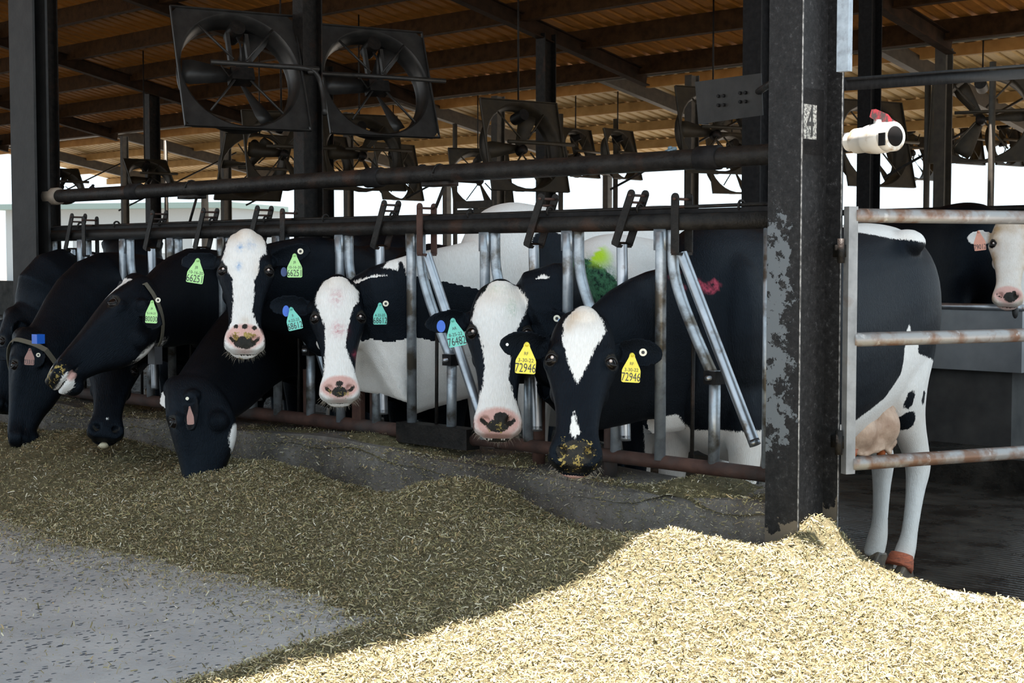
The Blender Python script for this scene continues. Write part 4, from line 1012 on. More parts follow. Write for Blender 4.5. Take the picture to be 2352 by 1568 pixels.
# ---- cow with the black face and white heart-shaped blaze
def fA(k, part, g=None):
    if part == 'head':
        k.A[:, 0] = np.maximum(face(k, [(1293, 744), (1304, 726), (1322, 714), (1341, 700), (1371, 716), (1384, 736), (1391, 763), (1379, 787), (1364, 809), (1356, 830), (1341, 857), (1326, 885), (1318, 868), (1305, 838), (1298, 809), (1290, 787), (1294, 768)]),
                               face(k, [(1318, 943), (1325, 964), (1333, 988), (1320, 1002), (1309, 988), (1312, 964)]))
        k.Cf[:, 0] = .75 * np.exp(-((k.s - .015) / .04) ** 2 - ((k.x + .02) / .06) ** 2) + .5 * np.exp(-((k.s - .06) / .03) ** 2 - ((k.x + .05) / .02) ** 2)
        k.Cf[:, 1] = .62 * np.exp(-((k.s - .50) / .045) ** 4 - ((k.x - .0) / .075) ** 4) * (k.q > -.16)
        k.A[:, 2] = np.maximum(k.A[:, 2], .03 - np.hypot((k.s - .50) * .8, k.x * .55))
        ch = .020 - np.hypot((k.s - .515) * .8, k.x * .45, ); k.A[:, 1] = np.where(k.q < -.100, .024 - np.hypot((k.s - .51) * .6, k.x * .42), -.1)
        k.A[:, 2] = np.where(k.A[:, 1] > 0, -.1, k.A[:, 2])
        # white throat fleck
        c = onp(1480, 1025, 0, -.60); 
        k.A[:, 0] = np.maximum(k.A[:, 0], .035 - np.linalg.norm(k.co - c, axis=1))
    if part == 'body':
        c = k.co2
        wh = flank(c, [(2080, 860), (2045, 915), (1990, 955), (1955, 985), (1955, 1400), (2330, 1400), (2330, 900), (2163, 826), (2118, 812), (2116, 790), (2102, 772), (2094, 742), (2087, 765)], -.36)
        wh = np.maximum(wh, flank(c, [(1440, 1010), (1530, 995), (1560, 985), (1620, 978), (1680, 962), (1720, 1000), (1790, 990), (1900, 985), (1970, 975), (1990, 1400), (1400, 1400)], -.34))
        wh = np.maximum(wh, flank(c, [(1995, 480), (2050, 480), (2105, 490), (2122, 540), (2105, 560), (2060, 546), (2010, 532)], -.44))
        for (px, py, r) in ((2090, 910, .026), (2089, 924, .028), (2119, 905, .016), (2119, 920, .017), (2096, 968, .045), (1696, 1055, .03), (1750, 1112, .03)): wh = np.minimum(wh, -spot(c, px, py, -.42, r))
        k.A2[:, 0] = wh
        k.C2[:, 0] = .35 * np.exp(-((c[:, 2] + .28) / .12) ** 2) * (c[:, 2] < .2) + .30 * np.exp(-((c[:, 2] - .25) / .2) ** 2)
        he = [(1638, 648), (1646, 640), (1656, 655), (1665, 640), (1672, 650), (1668, 665), (1658, 678), (1645, 665)]
        k.B2[:, 0] = np.clip(flank(c, he, -.45) * 130 + .4, 0, .9) + np.clip(spot(c, 1622, 660, -.45, .016) * 60, 0, .4) + np.clip(spot(c, 1628, 622, -.45, .012) * 60, 0, .3) + np.clip(spot(c, 1604, 640, -.45, .014) * 60, 0, .6)
P, Mz = headpos((1342, 722), (1322, 1040), 5.18, 1.08)
cowA = build_cow('cow', 'cow with black face and white heart-shaped blaze, tagged 72946, nearest the numbered post', (-.625, 1.98), math.radians(-90.5), P, Mz, 1.08, ears=[
    (-1, (1152, 775, 5.10), .052, None), (1, (1522, 800, 5.20), .052, None)], neckpt=(-.642, .05, .76), fields=fA, vox=(.0065, .014), height=1.045, neck_w=.082, neck_up=.20, neck_dn=.40, width=.96, legshift=(.09, -.10, 0, .05), hindw=.12)
ear_tag(cowA, 1206, 858, 4.93, 47, -.06, 'yellow', '72946', '3-30-22', 'RF', hs=1.48)
ear_tag(cowA, 1448, 878, 5.0, 44, -.06, 'yellow', '72946', '3-30-22', 'RF', hs=1.48, yawt=.25)
button(cowA, 1477, 809, 5.02, 9); button(cowA, 1165, 791, 4.99, 3.5, plain('white_dot', (.8, .8, .8)), False)
whiskers(cowA, 170, seed=1)
pinkskin = mottled('veined_pink_udder', [(.3, (.34, .20, .13)), (.7, (.62, .44, .32))], 9, .5, 0, .5, .01, spec=.4)
g = G(); uc = cowA.B(.57, .06, .69)
g.sphere(uc, (.12, .17, .11), 24, 16); g.sphere(uc + np.array((.05, -.10, -.02)), (.11, .12, .095), 20, 12); g.sphere(uc + np.array((.06, .07, -.01)), (.11, .11, .11), 20, 12)
for kk in range(9):
    a0 = rng.uniform(-.2, .2); Pv = crom([uc + np.array((.150 - .02 * abs(t) * 2, t * .18, a0 * .5 + .03 * math.sin(t * 9 + kk) - .02)) for t in np.linspace(-1, 1, 6)], 4); g.tube(Pv + np.array((-.012, 0, 0)) + rng.normal(size=(len(Pv), 3)) * .003, .010, 8)
ud, uf, un = remesh(g, .011, 3); udo = mesh_obj('udder', ud, uf, pinkskin, cowA.root, label='veined pinkish udder')
orange = mottled('iodine_teat', [(.3, (.45, .10, .02)), (.7, (.20, .06, .02))], 20, .3)
for (dx, dy) in ((.07, -.16), (.08, .06), (-.08, -.14), (-.07, .06)):
    p = uc + np.array((dx + .02, dy, -.115)); G().tube([p + np.array((0, 0, .03)), p, p - np.array((0, 0, .035)), p - np.array((0, 0, .065))], [.03, .02, .016, .010], 12).obj('teat', orange, udo)
wrap = mottled('orange_bandage', [(.4, (.50, .13, .06)), (.6, (.30, .09, .05))], 30, .8, 0, .6, .006, stretch=(1, 1, 5))
wp_ = cowA.B(.175, .165, .075); G().tube([cowA.B(.255, .12, .115), cowA.B(.262, .12, .10), cowA.B(.275, .12, .07), cowA.B(.285, .12, .058)], [.050, .056, .062, .060], 22).obj('hoof_wrap', wrap, cowA.root, label='orange bandage wrapped above one rear hoof')

# ---- white-faced cow tagged 76482
def fB_(k, part, g=None):
    if part == 'head':
        k.A[:, 0] = face(k, [(1114, 669), (1126, 645), (1161, 630), (1190, 655), (1213, 694), (1205, 724), (1191, 751), (1180, 775), (1172, 818), (1169, 868), (1182, 909), (1200, 940), (1200, 1010), (1090, 1010), (1090, 920), (1108, 886), (1113, 839), (1108, 795), (1097, 760), (1082, 736), (1091, 701), (1095, 689)])
        k.A[:, 1] = .046 - np.sqrt(((k.s - .50) * .95) ** 2 + (k.x * .60) ** 2) - np.clip(-.07 - k.q, 0, 1) * .8
        pad = np.maximum(.018 - np.hypot(k.s - .485, (k.x - .012) * .7), .024 - np.hypot((k.s - .512) * 1.2, (k.x - .0) * .62)); k.A[:, 2] = np.maximum(k.A[:, 2], np.where(k.q > -.095, pad, -.1))
        k.A[:, 2] = np.maximum(k.A[:, 2], np.where(np.abs(k.q + .105) < .008, .022 - np.abs(k.x - .002) * .6, -.1))
        k.Bf[:, 2] = .4 * np.exp(-((k.s - .09) / .04) ** 2 - ((k.x - .04) / .02) ** 2) + .3 * np.exp(-((k.s - .01) / .02) ** 2 - ((k.x + .01) / .03) ** 2)
        k.Cf[:, 0] = .35 * np.exp(-((k.s - .03) / .05) ** 2) + .8 * np.exp(-((k.s - .535) / .03) ** 2) * (k.q < -.10)
        k.Cf[:, 1] = .55 * np.exp(-((k.s - .51) / .02) ** 4 - ((k.x - .0) / .035) ** 4)
        w = np.maximum(neckside(k, [(1222, 645), (1238, 630), (1256, 636), (1242, 656)]), neckside(k, [(1228, 865), (1215, 893), (1245, 902), (1255, 925), (1275, 1000), (1180, 960), (1190, 890)]))
        k.A[:, 0] = np.where(k.s < -.02, np.maximum(w, -.1), k.A[:, 0]); k.A[:, 0] = np.maximum(k.A[:, 0], np.where(np.abs(k.x) > .2, -.1, k.A[:, 0]))
    if part == 'body':
        c = k.co2; bl = flank(c, [(1000, 560), (1290, 572), (1350, 560), (1400, 595), (1425, 640), (1430, 760), (1480, 1200), (1000, 1200)], -1.05)
        k.A2[:, 0] = -bl; k.C2[:, 2] = np.clip(spot(c, 1410, 580, -1.05, .07) * 25, 0, 1) * (c[:, 0] > -1.15)
        k.B2[:, 2] = np.clip(spot(c, 1395, 645, -1.05, .13) * 12, 0, .75)
P, Mz = headpos((1150, 660), (1143, 972), 5.72, 1.10)
cowB = build_cow('cow', 'white-faced cow with black ears, tagged 76482, second from the numbered post', (-1.22, 2.05), DOWN, P, Mz, 1.10, ears=[
    (-1, (977, 735, 5.72), .046, None), (1, (1318, 735, 5.60), .050, None)], neckpt=(-1.075, .05, .84), fields=fB_, vox=(.0068, .018), neck_w=.082, neck_up=.17, neck_dn=.36, height=1.02, width=.9)
ear_tag(cowB, 1052, 795, 5.50, 42, .20, 'mint', '76482', '8-25-22', 'AR', hs=1.5, yawt=-.2)
blob(cowB, 1013, 750, 5.52, 10, 13, blue_p, 'ear_transponder', 'blue oval ear transponder'); button(cowB, 1279, 731, 5.40, 8); blob(cowB, 1284, 742, 5.36, 3, 9, plain('pale_blue', (.15, .35, .75)), 'ear_transponder')
whiskers(cowB, 200, seed=2)

# ---- white-faced cow with pink paint, tagged 68612
def fC_(k, part, g=None):
    if part == 'head':
        k.A[:, 0] = face(k, [(740, 651), (757, 622), (785, 615), (802, 649), (824, 666), (824, 691), (810, 713), (802, 741), (796, 769), (794, 797), (805, 823), (816, 848), (832, 880), (840, 930), (720, 930), (725, 887), (743, 854), (746, 803), (747, 752), (735, 724), (723, 694), (726, 674)])
        k.A[:, 1] = .048 - np.sqrt(((k.s - .49) * 1.05) ** 2 + (k.x * .62) ** 2) - np.clip(-.07 - k.q, 0, 1) * .8
        pad = np.maximum(.012 - np.hypot(k.s - .478, (k.x - .0) * .8), .022 - np.hypot((k.s - .51) * 1.1, (k.x + .0) * .7)); k.A[:, 2] = np.maximum(k.A[:, 2], np.where(k.q > -.10, pad, -.1))
        k.Bf[:, 0] = .5 * np.exp(-((k.s - .09) / .04) ** 2 - ((k.x + .005) / .025) ** 2) + .75 * np.exp(-((k.s - .24) / .03) ** 2 - ((k.x + .0) / .028) ** 2)
        k.Bf[:, 0] += .9 * np.exp(-((k.s - .345) / .015) ** 2 - ((k.x - .072) / .012) ** 2)
        k.Cf[:, 0] = .3 * np.exp(-((k.s - .0) / .05) ** 2)
        k.Cf[:, 1] = .6 * np.exp(-((k.s - .51) / .02) ** 4 - ((k.x - .0) / .06) ** 4)
        polys = [[(975, 545), (930, 570), (905, 590), (880, 615), (915, 620), (920, 600), (950, 592), (980, 592)], [(790, 655), (860, 632), (890, 632), (893, 655), (885, 640), (870, 655), (850, 680), (800, 668)],
                 [(815, 842), (850, 850), (858, 862), (880, 850), (885, 835), (925, 860), (940, 850), (965, 820), (990, 800), (1040, 1400), (600, 1400), (760, 960)], [(915, 668), (925, 655), (935, 680), (925, 688)], [(975, 540), (972, 600), (970, 680), (985, 740), (1012, 800), (1200, 800), (1200, 540)],
                 [(845, 715), (870, 718), (890, 745), (895, 765), (885, 780), (872, 755), (850, 735)], [(630, 765), (660, 790), (700, 845), (745, 870), (740, 900), (690, 870), (640, 800)]]
        w = np.full(len(k.co), -.1)
        for i_, p in enumerate(polys): w = np.maximum(w, neckside(k, p) if i_ != 4 else flank(k.co, p, -1.80))
        neckv = (k.s < -.01) | (k.q < -.19); k.A[:, 0] = np.where(neckv, w, k.A[:, 0])
        k.A[:, 0] = np.maximum(k.A[:, 0], np.where((k.q < -.135) & (k.s > .2) & (k.s < .6), .02, -.1))
    if part == 'body':
        c = k.co2; P_ = [(970, 540), (975, 600), (970, 680), (985, 740), (1012, 800), (985, 815), (940, 860), (860, 860), (600, 880), (600, 540)]
        bl = flank(c, P_, -1.70); bl = np.maximum(bl, spot(c, 1290, 600, -1.62, .14) ); top = flank(c, [(1040, 460), (1120, 460), (1165, 492), (1100, 510), (1060, 500)], -1.75)
        k.A2[:, 0] = -np.maximum(bl, top)
P, Mz = headpos((775, 645), (780, 895), 6.28, 1.0)
cowC = build_cow('cow', 'white-faced cow with pink spray marks on its face, tagged 68612', (-1.88, 2.14), DOWN, P, Mz, 1.0, ears=[
    (-1, (618, 690, 6.30), .052, None), (1, (915, 672, 6.35), .052, None)], neckpt=(-1.985, .05, .82), fields=fC_, vox=(.0072, .018), neck_w=.088, neck_up=.20, neck_dn=.50, height=1.12)
ear_tag(cowC, 680, 757, 6.08, 34, .22, 'mint', '68612', '4-22-22', 'B', hs=1.5); ear_tag(cowC, 873, 745, 6.12, 32, .0, 'mint', '68612', '4-22-22', '', hs=1.5, yawt=.2)
blob(cowC, 657, 715, 6.10, 8, 12, blue_p, 'ear_transponder', 'blue oval ear transponder'); button(cowC, 886, 697, 6.12, 7)
whiskers(cowC, 200, seed=3)

# ---- tall cow with blue marks, tagged 66251
def fD(k, part, g=None):
    if part == 'head':
        k.A[:, 0] = face(k, [(522, 549), (541, 520), (564, 508), (596, 527), (610, 556), (612, 583), (596, 597), (594, 627), (584, 645), (584, 675), (580, 710), (587, 733), (607, 767), (612, 800), (515, 800), (515, 767), (532, 733), (536, 687), (534, 641), (518, 615), (509, 595), (518, 570)])
        k.A[:, 1] = .046 - np.sqrt(((k.s - .485) * .9) ** 2 + (k.x * .60) ** 2) - np.clip(-.07 - k.q, 0, 1) * .8
        pad = np.maximum.reduce([.010 - np.hypot(k.s - .445, (k.x + .035)), .012 - np.hypot(k.s - .445, (k.x - .0)), .010 - np.hypot(k.s - .45, (k.x - .038)), .026 - np.hypot((k.s - .51) * 1.1, k.x * .55)]); k.A[:, 2] = np.maximum(k.A[:, 2], np.where(k.q > -.10, pad, -.1))
        k.Bf[:, 1] = .8 * np.exp(-((k.s - .075) / .02) ** 2 - ((k.x + .025) / .014) ** 2) + .4 * np.exp(-((k.s - .06) / .03) ** 2 - ((k.x - .02) / .02) ** 2) + .9 * np.exp(-((k.s - .17) / .018) ** 2 - ((k.x + .03) / .012) ** 2)
        k.Cf[:, 0] = .55 * np.exp(-((k.s + .0) / .045) ** 2) + .4 * np.exp(-((k.s - .18) / .04) ** 2 - ((k.x - .05) / .02) ** 2) + .5 * np.exp(-((k.s - .42) / .02) ** 2 - (k.x / .02) ** 2)
        k.Cf[:, 1] = 1.1 * np.exp(-((k.s - .485) / .018) ** 4 - ((k.x - .0) / .05) ** 4) + .6 * np.exp(-((k.s - .53) / .02) ** 2) * (k.q < -.1)
P, Mz = headpos((566, 540), (562, 780), 6.45, 1.03)
cowD = build_cow('cow', 'tall white-faced cow with blue marks on its forehead, tagged 66251', (-2.62, 2.2), math.radians(-85.5), P, Mz, 1.03, ears=[
    (-1, (415, 590, 6.50), .046, None), (1, (712, 560, 6.50), .048, None)], neckpt=(-2.47, .08, .93), fields=fD, vox=(.0072, .022), neck_w=.095, height=1.0, width=.86)
ear_tag(cowD, 446, 650, 6.26, 38, -.16, 'lime', '66251', '10-16-20', 'JB', hs=1.45); ear_tag(cowD, 677, 637, 6.28, 34, .0, 'lime', '66251', '10-16-20', 'JB', hs=1.55)
button(cowD, 690, 577, 6.30, 7); blob(cowD, 652, 625, 6.33, 7, 10, navy_p, 'ear_transponder', 'blue square ear transponder')
whiskers(cowD, 200, seed=4)

# ---- black cow in profile, tagged 80030
def fE(k, part, g=None):
    if part == 'head':
        k.A[:, 0] = np.where(k.x > -.03, sidepoly(k, [(216, 706), (226, 680), (243, 655), (262, 640), (285, 640), (291, 657), (266, 670), (240, 688)]), -.1)
        k.A[:, 0] = np.maximum(k.A[:, 0], np.where((k.s > .47) & (k.q < -.035), .028 - np.hypot(k.s - .515, k.q + .10), -.1))
        k.A[:, 0] = np.maximum(k.A[:, 0], .016 - np.hypot(k.s - .50, (k.q + .005)))
        k.A[:, 0] = np.maximum(k.A[:, 0], .012 - np.hypot(k.q + .235 + (.22 - k.s) * .15, (k.s - .17) * .15))
        k.A[:, 1] = .02 - np.hypot(k.s - .49, (k.q + .095) * 1.4)
        k.Cf[:, 1] = .75 * np.exp(-((k.s - .51) / .03) ** 4 - ((k.q + .045) / .035) ** 4)
Pe = at(302, 642, 6.75); Me = at(118, 828, 6.45)
Me = Pe + unit(Me - Pe) * .52
cowE = build_cow('cow', 'black cow in profile facing left with a white streak on its brow, tagged 80030', (-3.98, 2.3), math.radians(-72), Pe, Me, 1.15, nfix=(-.45, -.35, .9), yaw=0, ears=[
    (1, (365, 735, 6.42), .052, (.4, -1, .1), (.10, -.10)), (-1, (270, 640, 7.1), .045, (.2, -1, 0))], neckpt=(-3.33, .0, .88), fields=fE, vox=(.0078, .03), neck_w=.095, neck_up=.20, neck_dn=.30, width=.86, t1mix=.05, eye_open=0)
ear_tag(cowE, 347, 742, 6.25, 27, -.06, 'lime', '80030', '5-14-21', 'JB', hs=1.9); button(cowE, 363, 689, 6.25, 6)

# ---- other black cows
def fK(k, part, g=None): pass
def fG(k, part, g=None):
    if part == 'head':
        k.A[:, 0] = sidepoly(k, [(556, 1085), (534, 1062), (530, 1010), (538, 980), (556, 955), (610, 932), (640, 935), (600, 965), (575, 1000)])
        k.A[:, 0] = np.maximum(k.A[:, 0], .055 - np.linalg.norm(k.co - at(372, 915, 6.46), axis=1))
P, Mz = at(388, 892, 6.30), at(420, 1112, 6.18)
cowG = build_cow('cow', 'black cow with its head down in the feed, white edge along the throat', (-3.28, 2.25), math.radians(-79.5), P, P + unit(Mz - P) * .52, 1.06, nfix=(-.75, -.62, .15), ears=[
    (-1, (366, 900, 6.48), .050, (0, -1, .2), (.05, -.03)), (1, (440, 975, 6.02), .045, (.5, -1, 0))], neckpt=(-2.90, .06, .70), fields=fG, vox=(.0078, .03), width=.86, neck_w=.095, neck_dn=.26, t1mix=.0, eye_open=0)
ear_tag(cowG, 438, 975, 6.0, 16, .05, 'dimpink', '', hs=2.6); button(cowG, 430, 915, 6.0, 4, None, False)
def fF(k, part, g=None):
    if part == 'head':
        k.A[:, 0] = np.maximum(.006 - np.hypot(k.s - .45, k.x), np.where((k.q < -.10), .022 - np.hypot(k.s - .52, k.x), -.1))
P, Mz = headpos((270, 775), (243, 985), 6.95, .98)
cowF = build_cow('cow', 'black cow hanging its head below the profiled cow, pale chin showing', (-4.70, 2.35), math.radians(-64.5), P, Mz, .98, ears=[(-1, (200, 820, 7.1), .04, None), (1, (345, 800, 7.1), .04, None)], neckpt=(-3.78, .05, .75), fields=fF, vox=(.0085, .035), width=.84, neck_w=.09, neck_dn=.24, eye_open=0)
G().sphere(cowF.hp(.528, 0, -.115), (.024, .024, .018), 14, 10).obj('tongue_tip', plain('pale_tongue', (.60, .52, .36), .5), cowF.root)
P = at(40, 770, 7.35); Mz = at(10, 1000, 7.2)
cowH = build_cow('cow', 'black collared cow at the left edge, tagged 73313', (-5.45, 2.35), math.radians(-58), P, P + unit(Mz - P) * .52, 1.06, nfix=(-.6, -.8, .2), ears=[(1, (95, 830, 7.2), .045, (.4, -1, .1)), (-1, (-40, 800, 7.5), .045, None)], neckpt=(-4.20, .0, .88), fields=fK, vox=(.0115, .04), width=.84, neck_w=.095, neck_dn=.26, t1mix=.1, eye_open=0)
ear_tag(cowH, 67, 838, 7.0, 22, -.06, 'dimpink', '73313', hs=1.7); button(cowH, 88, 815, 7.0, 5)
def fI(k, part, g=None):
    if part == 'body': k.A2[:, 0] = spot(k.co2, 150, 600, -4.5, .16)
    
P = at(18, 720, 8.0); Mz = at(-20, 900, 7.9)
cowI = build_cow('cow', 'black cow partly outside the picture at the far left, ear at the edge', (-6.2, 2.4), math.radians(-52), P, P + unit(Mz - P) * .52, 1.0, nfix=(-.6, -.8, .2), ears=[(1, (28, 750, 7.8), .05, None), (-1, (-60, 720, 8.2), .045, None)], neckpt=(-4.65, .0, .90), fields=fI, vox=(.013, .042), width=.84, neck_w=.09, t1mix=.1, eye_open=0)
# collars: a strap laid round the neck's real cross-section
def collar(k, c, nrm, rmax=.34, w=.028):
    nrm = unit(nrm); u = unit(np.array((0, 0, 1.)) - nrm * nrm[2]); v = np.cross(nrm, u); r = k.co - c
    sel = (np.abs(r @ nrm) < .015) & (np.linalg.norm(r, axis=1) < rmax); rr = r[sel]; p2 = sorted(map(tuple, np.column_stack([rr @ u, rr @ v])))
    def half(pts):
        h_ = []
        for p_ in pts:
            while len(h_) > 1 and (h_[-1][0] - h_[-2][0]) * (p_[1] - h_[-2][1]) - (h_[-1][1] - h_[-2][1]) * (p_[0] - h_[-2][0]) <= 0: h_.pop()
            h_.append(p_)
        return h_
    hull = np.array(half(p2)[:-1] + half(p2[::-1])[:-1]); n_ = 44; rad = []
    for i in range(n_):
        t = -math.pi + 2 * math.pi * i / n_; dr = np.array((math.cos(t), math.sin(t))); best = .1
        for j in range(len(hull)):
            A0, B0 = hull[j], hull[(j + 1) % len(hull)]; e_ = B0 - A0; den = dr[0] * e_[1] - dr[1] * e_[0]
            if abs(den) < 1e-9: continue
            tt_ = (A0[0] * e_[1] - A0[1] * e_[0]) / den; uu = (A0[0] * dr[1] - A0[1] * dr[0]) / den
            if tt_ > 0 and -.001 <= uu <= 1.001: best = tt_
        rad.append(best + .005)
    rad = np.array(rad)
    V = []
    for i in range(n_):
        t = -math.pi + 2 * math.pi * i / n_
        for (e, hh) in ((0, -1), (0, 1), (.004, 1), (.004, -1)): V.append(c + (u * math.cos(t) + v * math.sin(t)) * (rad[i] + e) + nrm * w / 2 * hh)
    F = [(4 * i + j, 4 * i + (j + 1) % 4, 4 * ((i + 1) % n_) + (j + 1) % 4, 4 * ((i + 1) % n_) + j) for i in range(n_) for j in range(4)]
    o = mesh_obj('collar', V, F, plain('webbing_strap', (.13, .12, .09), .7), k.root, smooth=False)
    ang = [c + (u * math.cos(t) + v * math.sin(t)) * (np.interp((t + math.pi) % (2 * math.pi), np.linspace(0, 2 * math.pi, n_, endpoint=False), rad)) for t in (math.pi, math.pi * .72, -math.pi * .72)]
    return o, ang
cw = plain('grey_counterweight', (.06, .06, .065), .5)
co_, ang = collar(cowE, at(352, 770, 6.74), unit(np.array((-3.33, .05, .84)) - at(352, 770, 6.74)), .25)
p = ang[0] + np.array((0, 0, -.035)); G().box((-.028, -.02, -.04), (.028, .02, .04), (np.eye(3), p)).obj('buckle', cw, co_, smooth=False)
co_, ang = collar(cowH, at(85, 850, 7.32), unit(np.array((-4.2, .05, .88)) - at(85, 850, 7.32)) , .26)
p = at(88, 778, 7.02); G().box((-.025, -.02, -.022), (.025, .02, .022), (np.eye(3), p)).obj('activity_sensor', blue_p, co_, smooth=False, label='blue box on the collar')
p = ang[0] + np.array((0, 0, -.03)); G().box((-.022, -.02, -.035), (.022, .02, .035), (np.eye(3), p)).obj('buckle', cw, co_, smooth=False)

# ---- pale cow beyond the gate
def fP(k, part, g=None):
    if part == 'head':
        k.A[:, 0] = .1; k.Cf[:, 0] = .35 + .75 * sstep(np.abs(k.x), .035, .10) + .4 * (1 - sstep(k.s, .06, .16))
        k.A[:, 1] = .046 - np.sqrt(((k.s - .49) * 1.0) ** 2 + (k.x * .60) ** 2)
        k.A[:, 2] = np.maximum(k.A[:, 2], np.maximum(.024 - np.hypot((k.s - .505) * .9, (k.x - .012) * .7), .012 - np.hypot(k.s - .48, k.x - .03)))
    if part == 'body': k.A2[:, 0] = .1; k.C2[:, 0] = .32
P, Mz = headpos((2325, 500), (2315, 680), 9.45, 1.13)
ch = at(2362, 600, 10.0)
cowP = build_cow('cow', 'pale cream cow facing us beyond the gate, tagged 79012', (ch[0] - math.cos(math.radians(-88)) * 1.74, ch[1] + 1.74), math.radians(-88), P, Mz, 1.13, ears=[(-1, (2222, 540, 9.5), .05, None), (1, (2425, 545, 9.5), .05, None)], neckpt=at(2352, 640, 9.85), fields=fP, vox=(.011, .026), neck_w=.12, floor=-.21, height=1.0, width=.85)
ear_tag(cowP, 2252, 575, 9.2, 26, .12, 'pink', '79012', hs=1.7)
p = at(2332, 715, 9.3); G().sphere(p, (.02, .02, .045), 10, 8).obj('bell_transponder', rubber, cowP.root); G().tube([at(2338, 640, 9.5), at(2332, 700, 9.3)], .008, 6).obj('collar_strap', rubber, cowP.root)

# ---- cows further back, only backs and flanks show
def bg_cow(px, py, Z, head, lab, fl=-.21, fields=fK, hgt=1.0):
    c = at(px, py, Z); Fv = np.array((math.cos(head), math.sin(head))); r = c[:2] - Fv * .8
    hd = np.array((c[0] + Fv[0] * 1.25, c[1] + Fv[1] * 1.25, fl + 1.25)); a_ = np.array((Fv[0] * .7, Fv[1] * .7, -.7)); nn_ = np.array((Fv[0], Fv[1], .9))
    sd = np.array((-Fv[1], Fv[0], 0))
    return build_cow('cow', lab, r, head, hd, hd + unit(a_) * .5, 1.0, nfix=nn_, ears=[(e, hd + e * -sd * .24 * (1) + np.array((0, 0, -.03)), .05, nn_) for e in (-1, 1)], fields=fields, vox=(.016, .034), floor=fl, eye_open=0, height=hgt)
bg_cow(2150, 520, 12.4, math.radians(152), 'black cow whose back rises behind the gate top rail', fl=-.21, hgt=1.12)
bg_cow(1600, 500, 10.0, math.radians(175), 'black and white cow with only its back showing behind the near headlocks', fl=-.21, hgt=.93, fields=lambda k, p, g=None: (k.A2.__setitem__((slice(None), 0), .12 * np.sin(k.co2[:, 0] * 7) - .02)) if p == 'body' else None)
bg_cow(850, 500, 11.0, math.radians(150), 'black cow with only its back showing behind the cow with pink paint', fl=-.21, hgt=.95)
bg_cow(300, 520, 12.5, math.radians(150), 'black cow filling the dark gap behind the two leftmost open headlocks', fl=-.21, hgt=.95)

# ------------------------------------------------------------------ clutter beyond the gate
steel = mottled('stainless_steel', [(.3, (.30, .32, .34)), (.7, (.42, .44, .46))], 5, .3, .8, .05, .001)
t0 = onp(2185, 702, 1, 5.1); zt = t0[2]
trough = empty('water_trough', (t0[0] + .6, 5.1, -.21), 'stainless steel water trough behind the standing cow', 'trough')
g = G(); X0, X1 = t0[0] - .6, t0[0] + .55
g.box((X0, 5.0, zt - .42), (X1, 5.02, zt)); g.box((X0, 5.5, zt - .42), (X1, 5.52, zt)); g.box((X0, 5.02, zt - .42), (X0 + .02, 5.5, zt)); g.box((X1 - .02, 5.02, zt - .42), (X1, 5.5, zt)); g.box((X0 + .02, 5.02, zt - .42), (X1 - .02, 5.5, zt - .40))
g.obj('basin', steel, trough, smooth=False)
G().tube([(X0 - .02, 4.99, zt), (X1 + .02, 4.99, zt)], .022, 12).obj('rim_tube', worn, trough)
G().box((X0 + .1, 5.08, -.21), (X1 - .1, 5.45, zt - .42)).obj('plinth', mottled('dark_plinth', [(.3, (.02, .02, .02)), (.7, (.05, .048, .045))], 6, .8), trough, smooth=False)
rl = empty('stall_rail', (t0[0], 9.0, -.21), 'dark horizontal stall rails behind the trough', 'rail')
for (py, rr, m_) in ((550, .07, dark_steel), (570, .045, black_steel), (482, .03, dark_steel)):
    z = onp(2190, py, 1, 9.0)[2]; G().tube([(t0[0] - 4.5, 9.0, z), (t0[0] + 1.0, 9.0, z)], rr, 10).obj('rail', m_, rl)
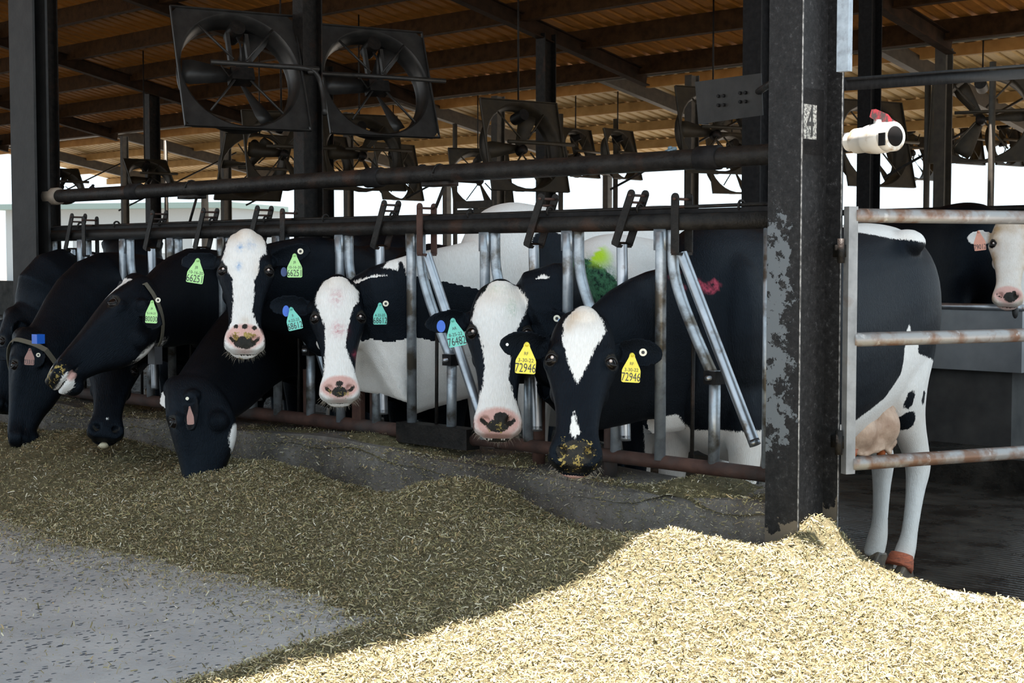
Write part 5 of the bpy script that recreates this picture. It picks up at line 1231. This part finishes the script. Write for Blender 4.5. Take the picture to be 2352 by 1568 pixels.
for dx in (-4.3, -2.2, -.1, .9): G().tube([(t0[0] + dx, 9.0, -.21), (t0[0] + dx, 9.0, onp(2190, 478, 1, 9.0)[2])], .04, 10).obj('rail_post', dark_steel, rl)
wc = at(2222, 612, 15.2); wh = empty('wagon_wheel', wc, 'black spoked wheel in the pale gap behind the trough', 'wheel'); u_ = unit(RT * .45 + FH * .89)
T_ = np.linspace(0, 2 * math.pi, 33); G().tube([wc + (u_ * math.cos(t) * .30 + np.array((0, 0, 1)) * math.sin(t) * .30) for t in T_], .028, 8, cap=False).obj('tyre', rubber, wh)
g = G(); [g.tube([wc, wc + (u_ * math.cos(t) + np.array((0, 0, 1)) * math.sin(t)) * .30], .006, 5) for t in np.linspace(0, 2 * math.pi, 8, endpoint=False)]; g.obj('spokes', dark_steel, wh)
G().box((wc[0] - .03, wc[1] - .03, -.21), (wc[0] + .03, wc[1] + .03, wc[2])).obj('stand', dark_steel, wh, smooth=False)
G().box((-48, 12.0, -.75), (14, 12.3, .55)).obj('wall_low_back', mottled('grimy_block_wall', [(.3, (.03, .028, .025)), (.7, (.10, .095, .085))], 5, .85), smooth=False, kind='structure')
# small plated board among the far columns
q = onp(1063, 462, 1, 13.0); q2_ = onp(1118, 500, 1, 13.0)
bb_ = empty('slatted_board', (q[0], 13.0, q2_[2]), 'weathered slatted board below the small tilted fan', 'board')
for zz in (0, .5): G().box((q[0] - .15, 12.98, lerp(q[2], q2_[2], zz + .42)), (q2_[0] + .15, 13.02, lerp(q[2], q2_[2], zz))).obj('slat', column_brown, bb_, smooth=False)
G().box((lerp(q[0], q2_[0], .4), 13.02, -.21), (lerp(q[0], q2_[0], .6), 13.06, q[2])).obj('stake', column_brown, bb_, smooth=False)

sp_ = onp(1040, 1476, 2, .012)
G().sphere(sp_, (.020, .012, .010), 12, 8).obj('pebble', plain('blue_grey_stone', (.16, .20, .26), .5), None, origin=(sp_[0], sp_[1], 0), label='small blue-grey stone on the alley just outside the sunlit feed', cat='stone')
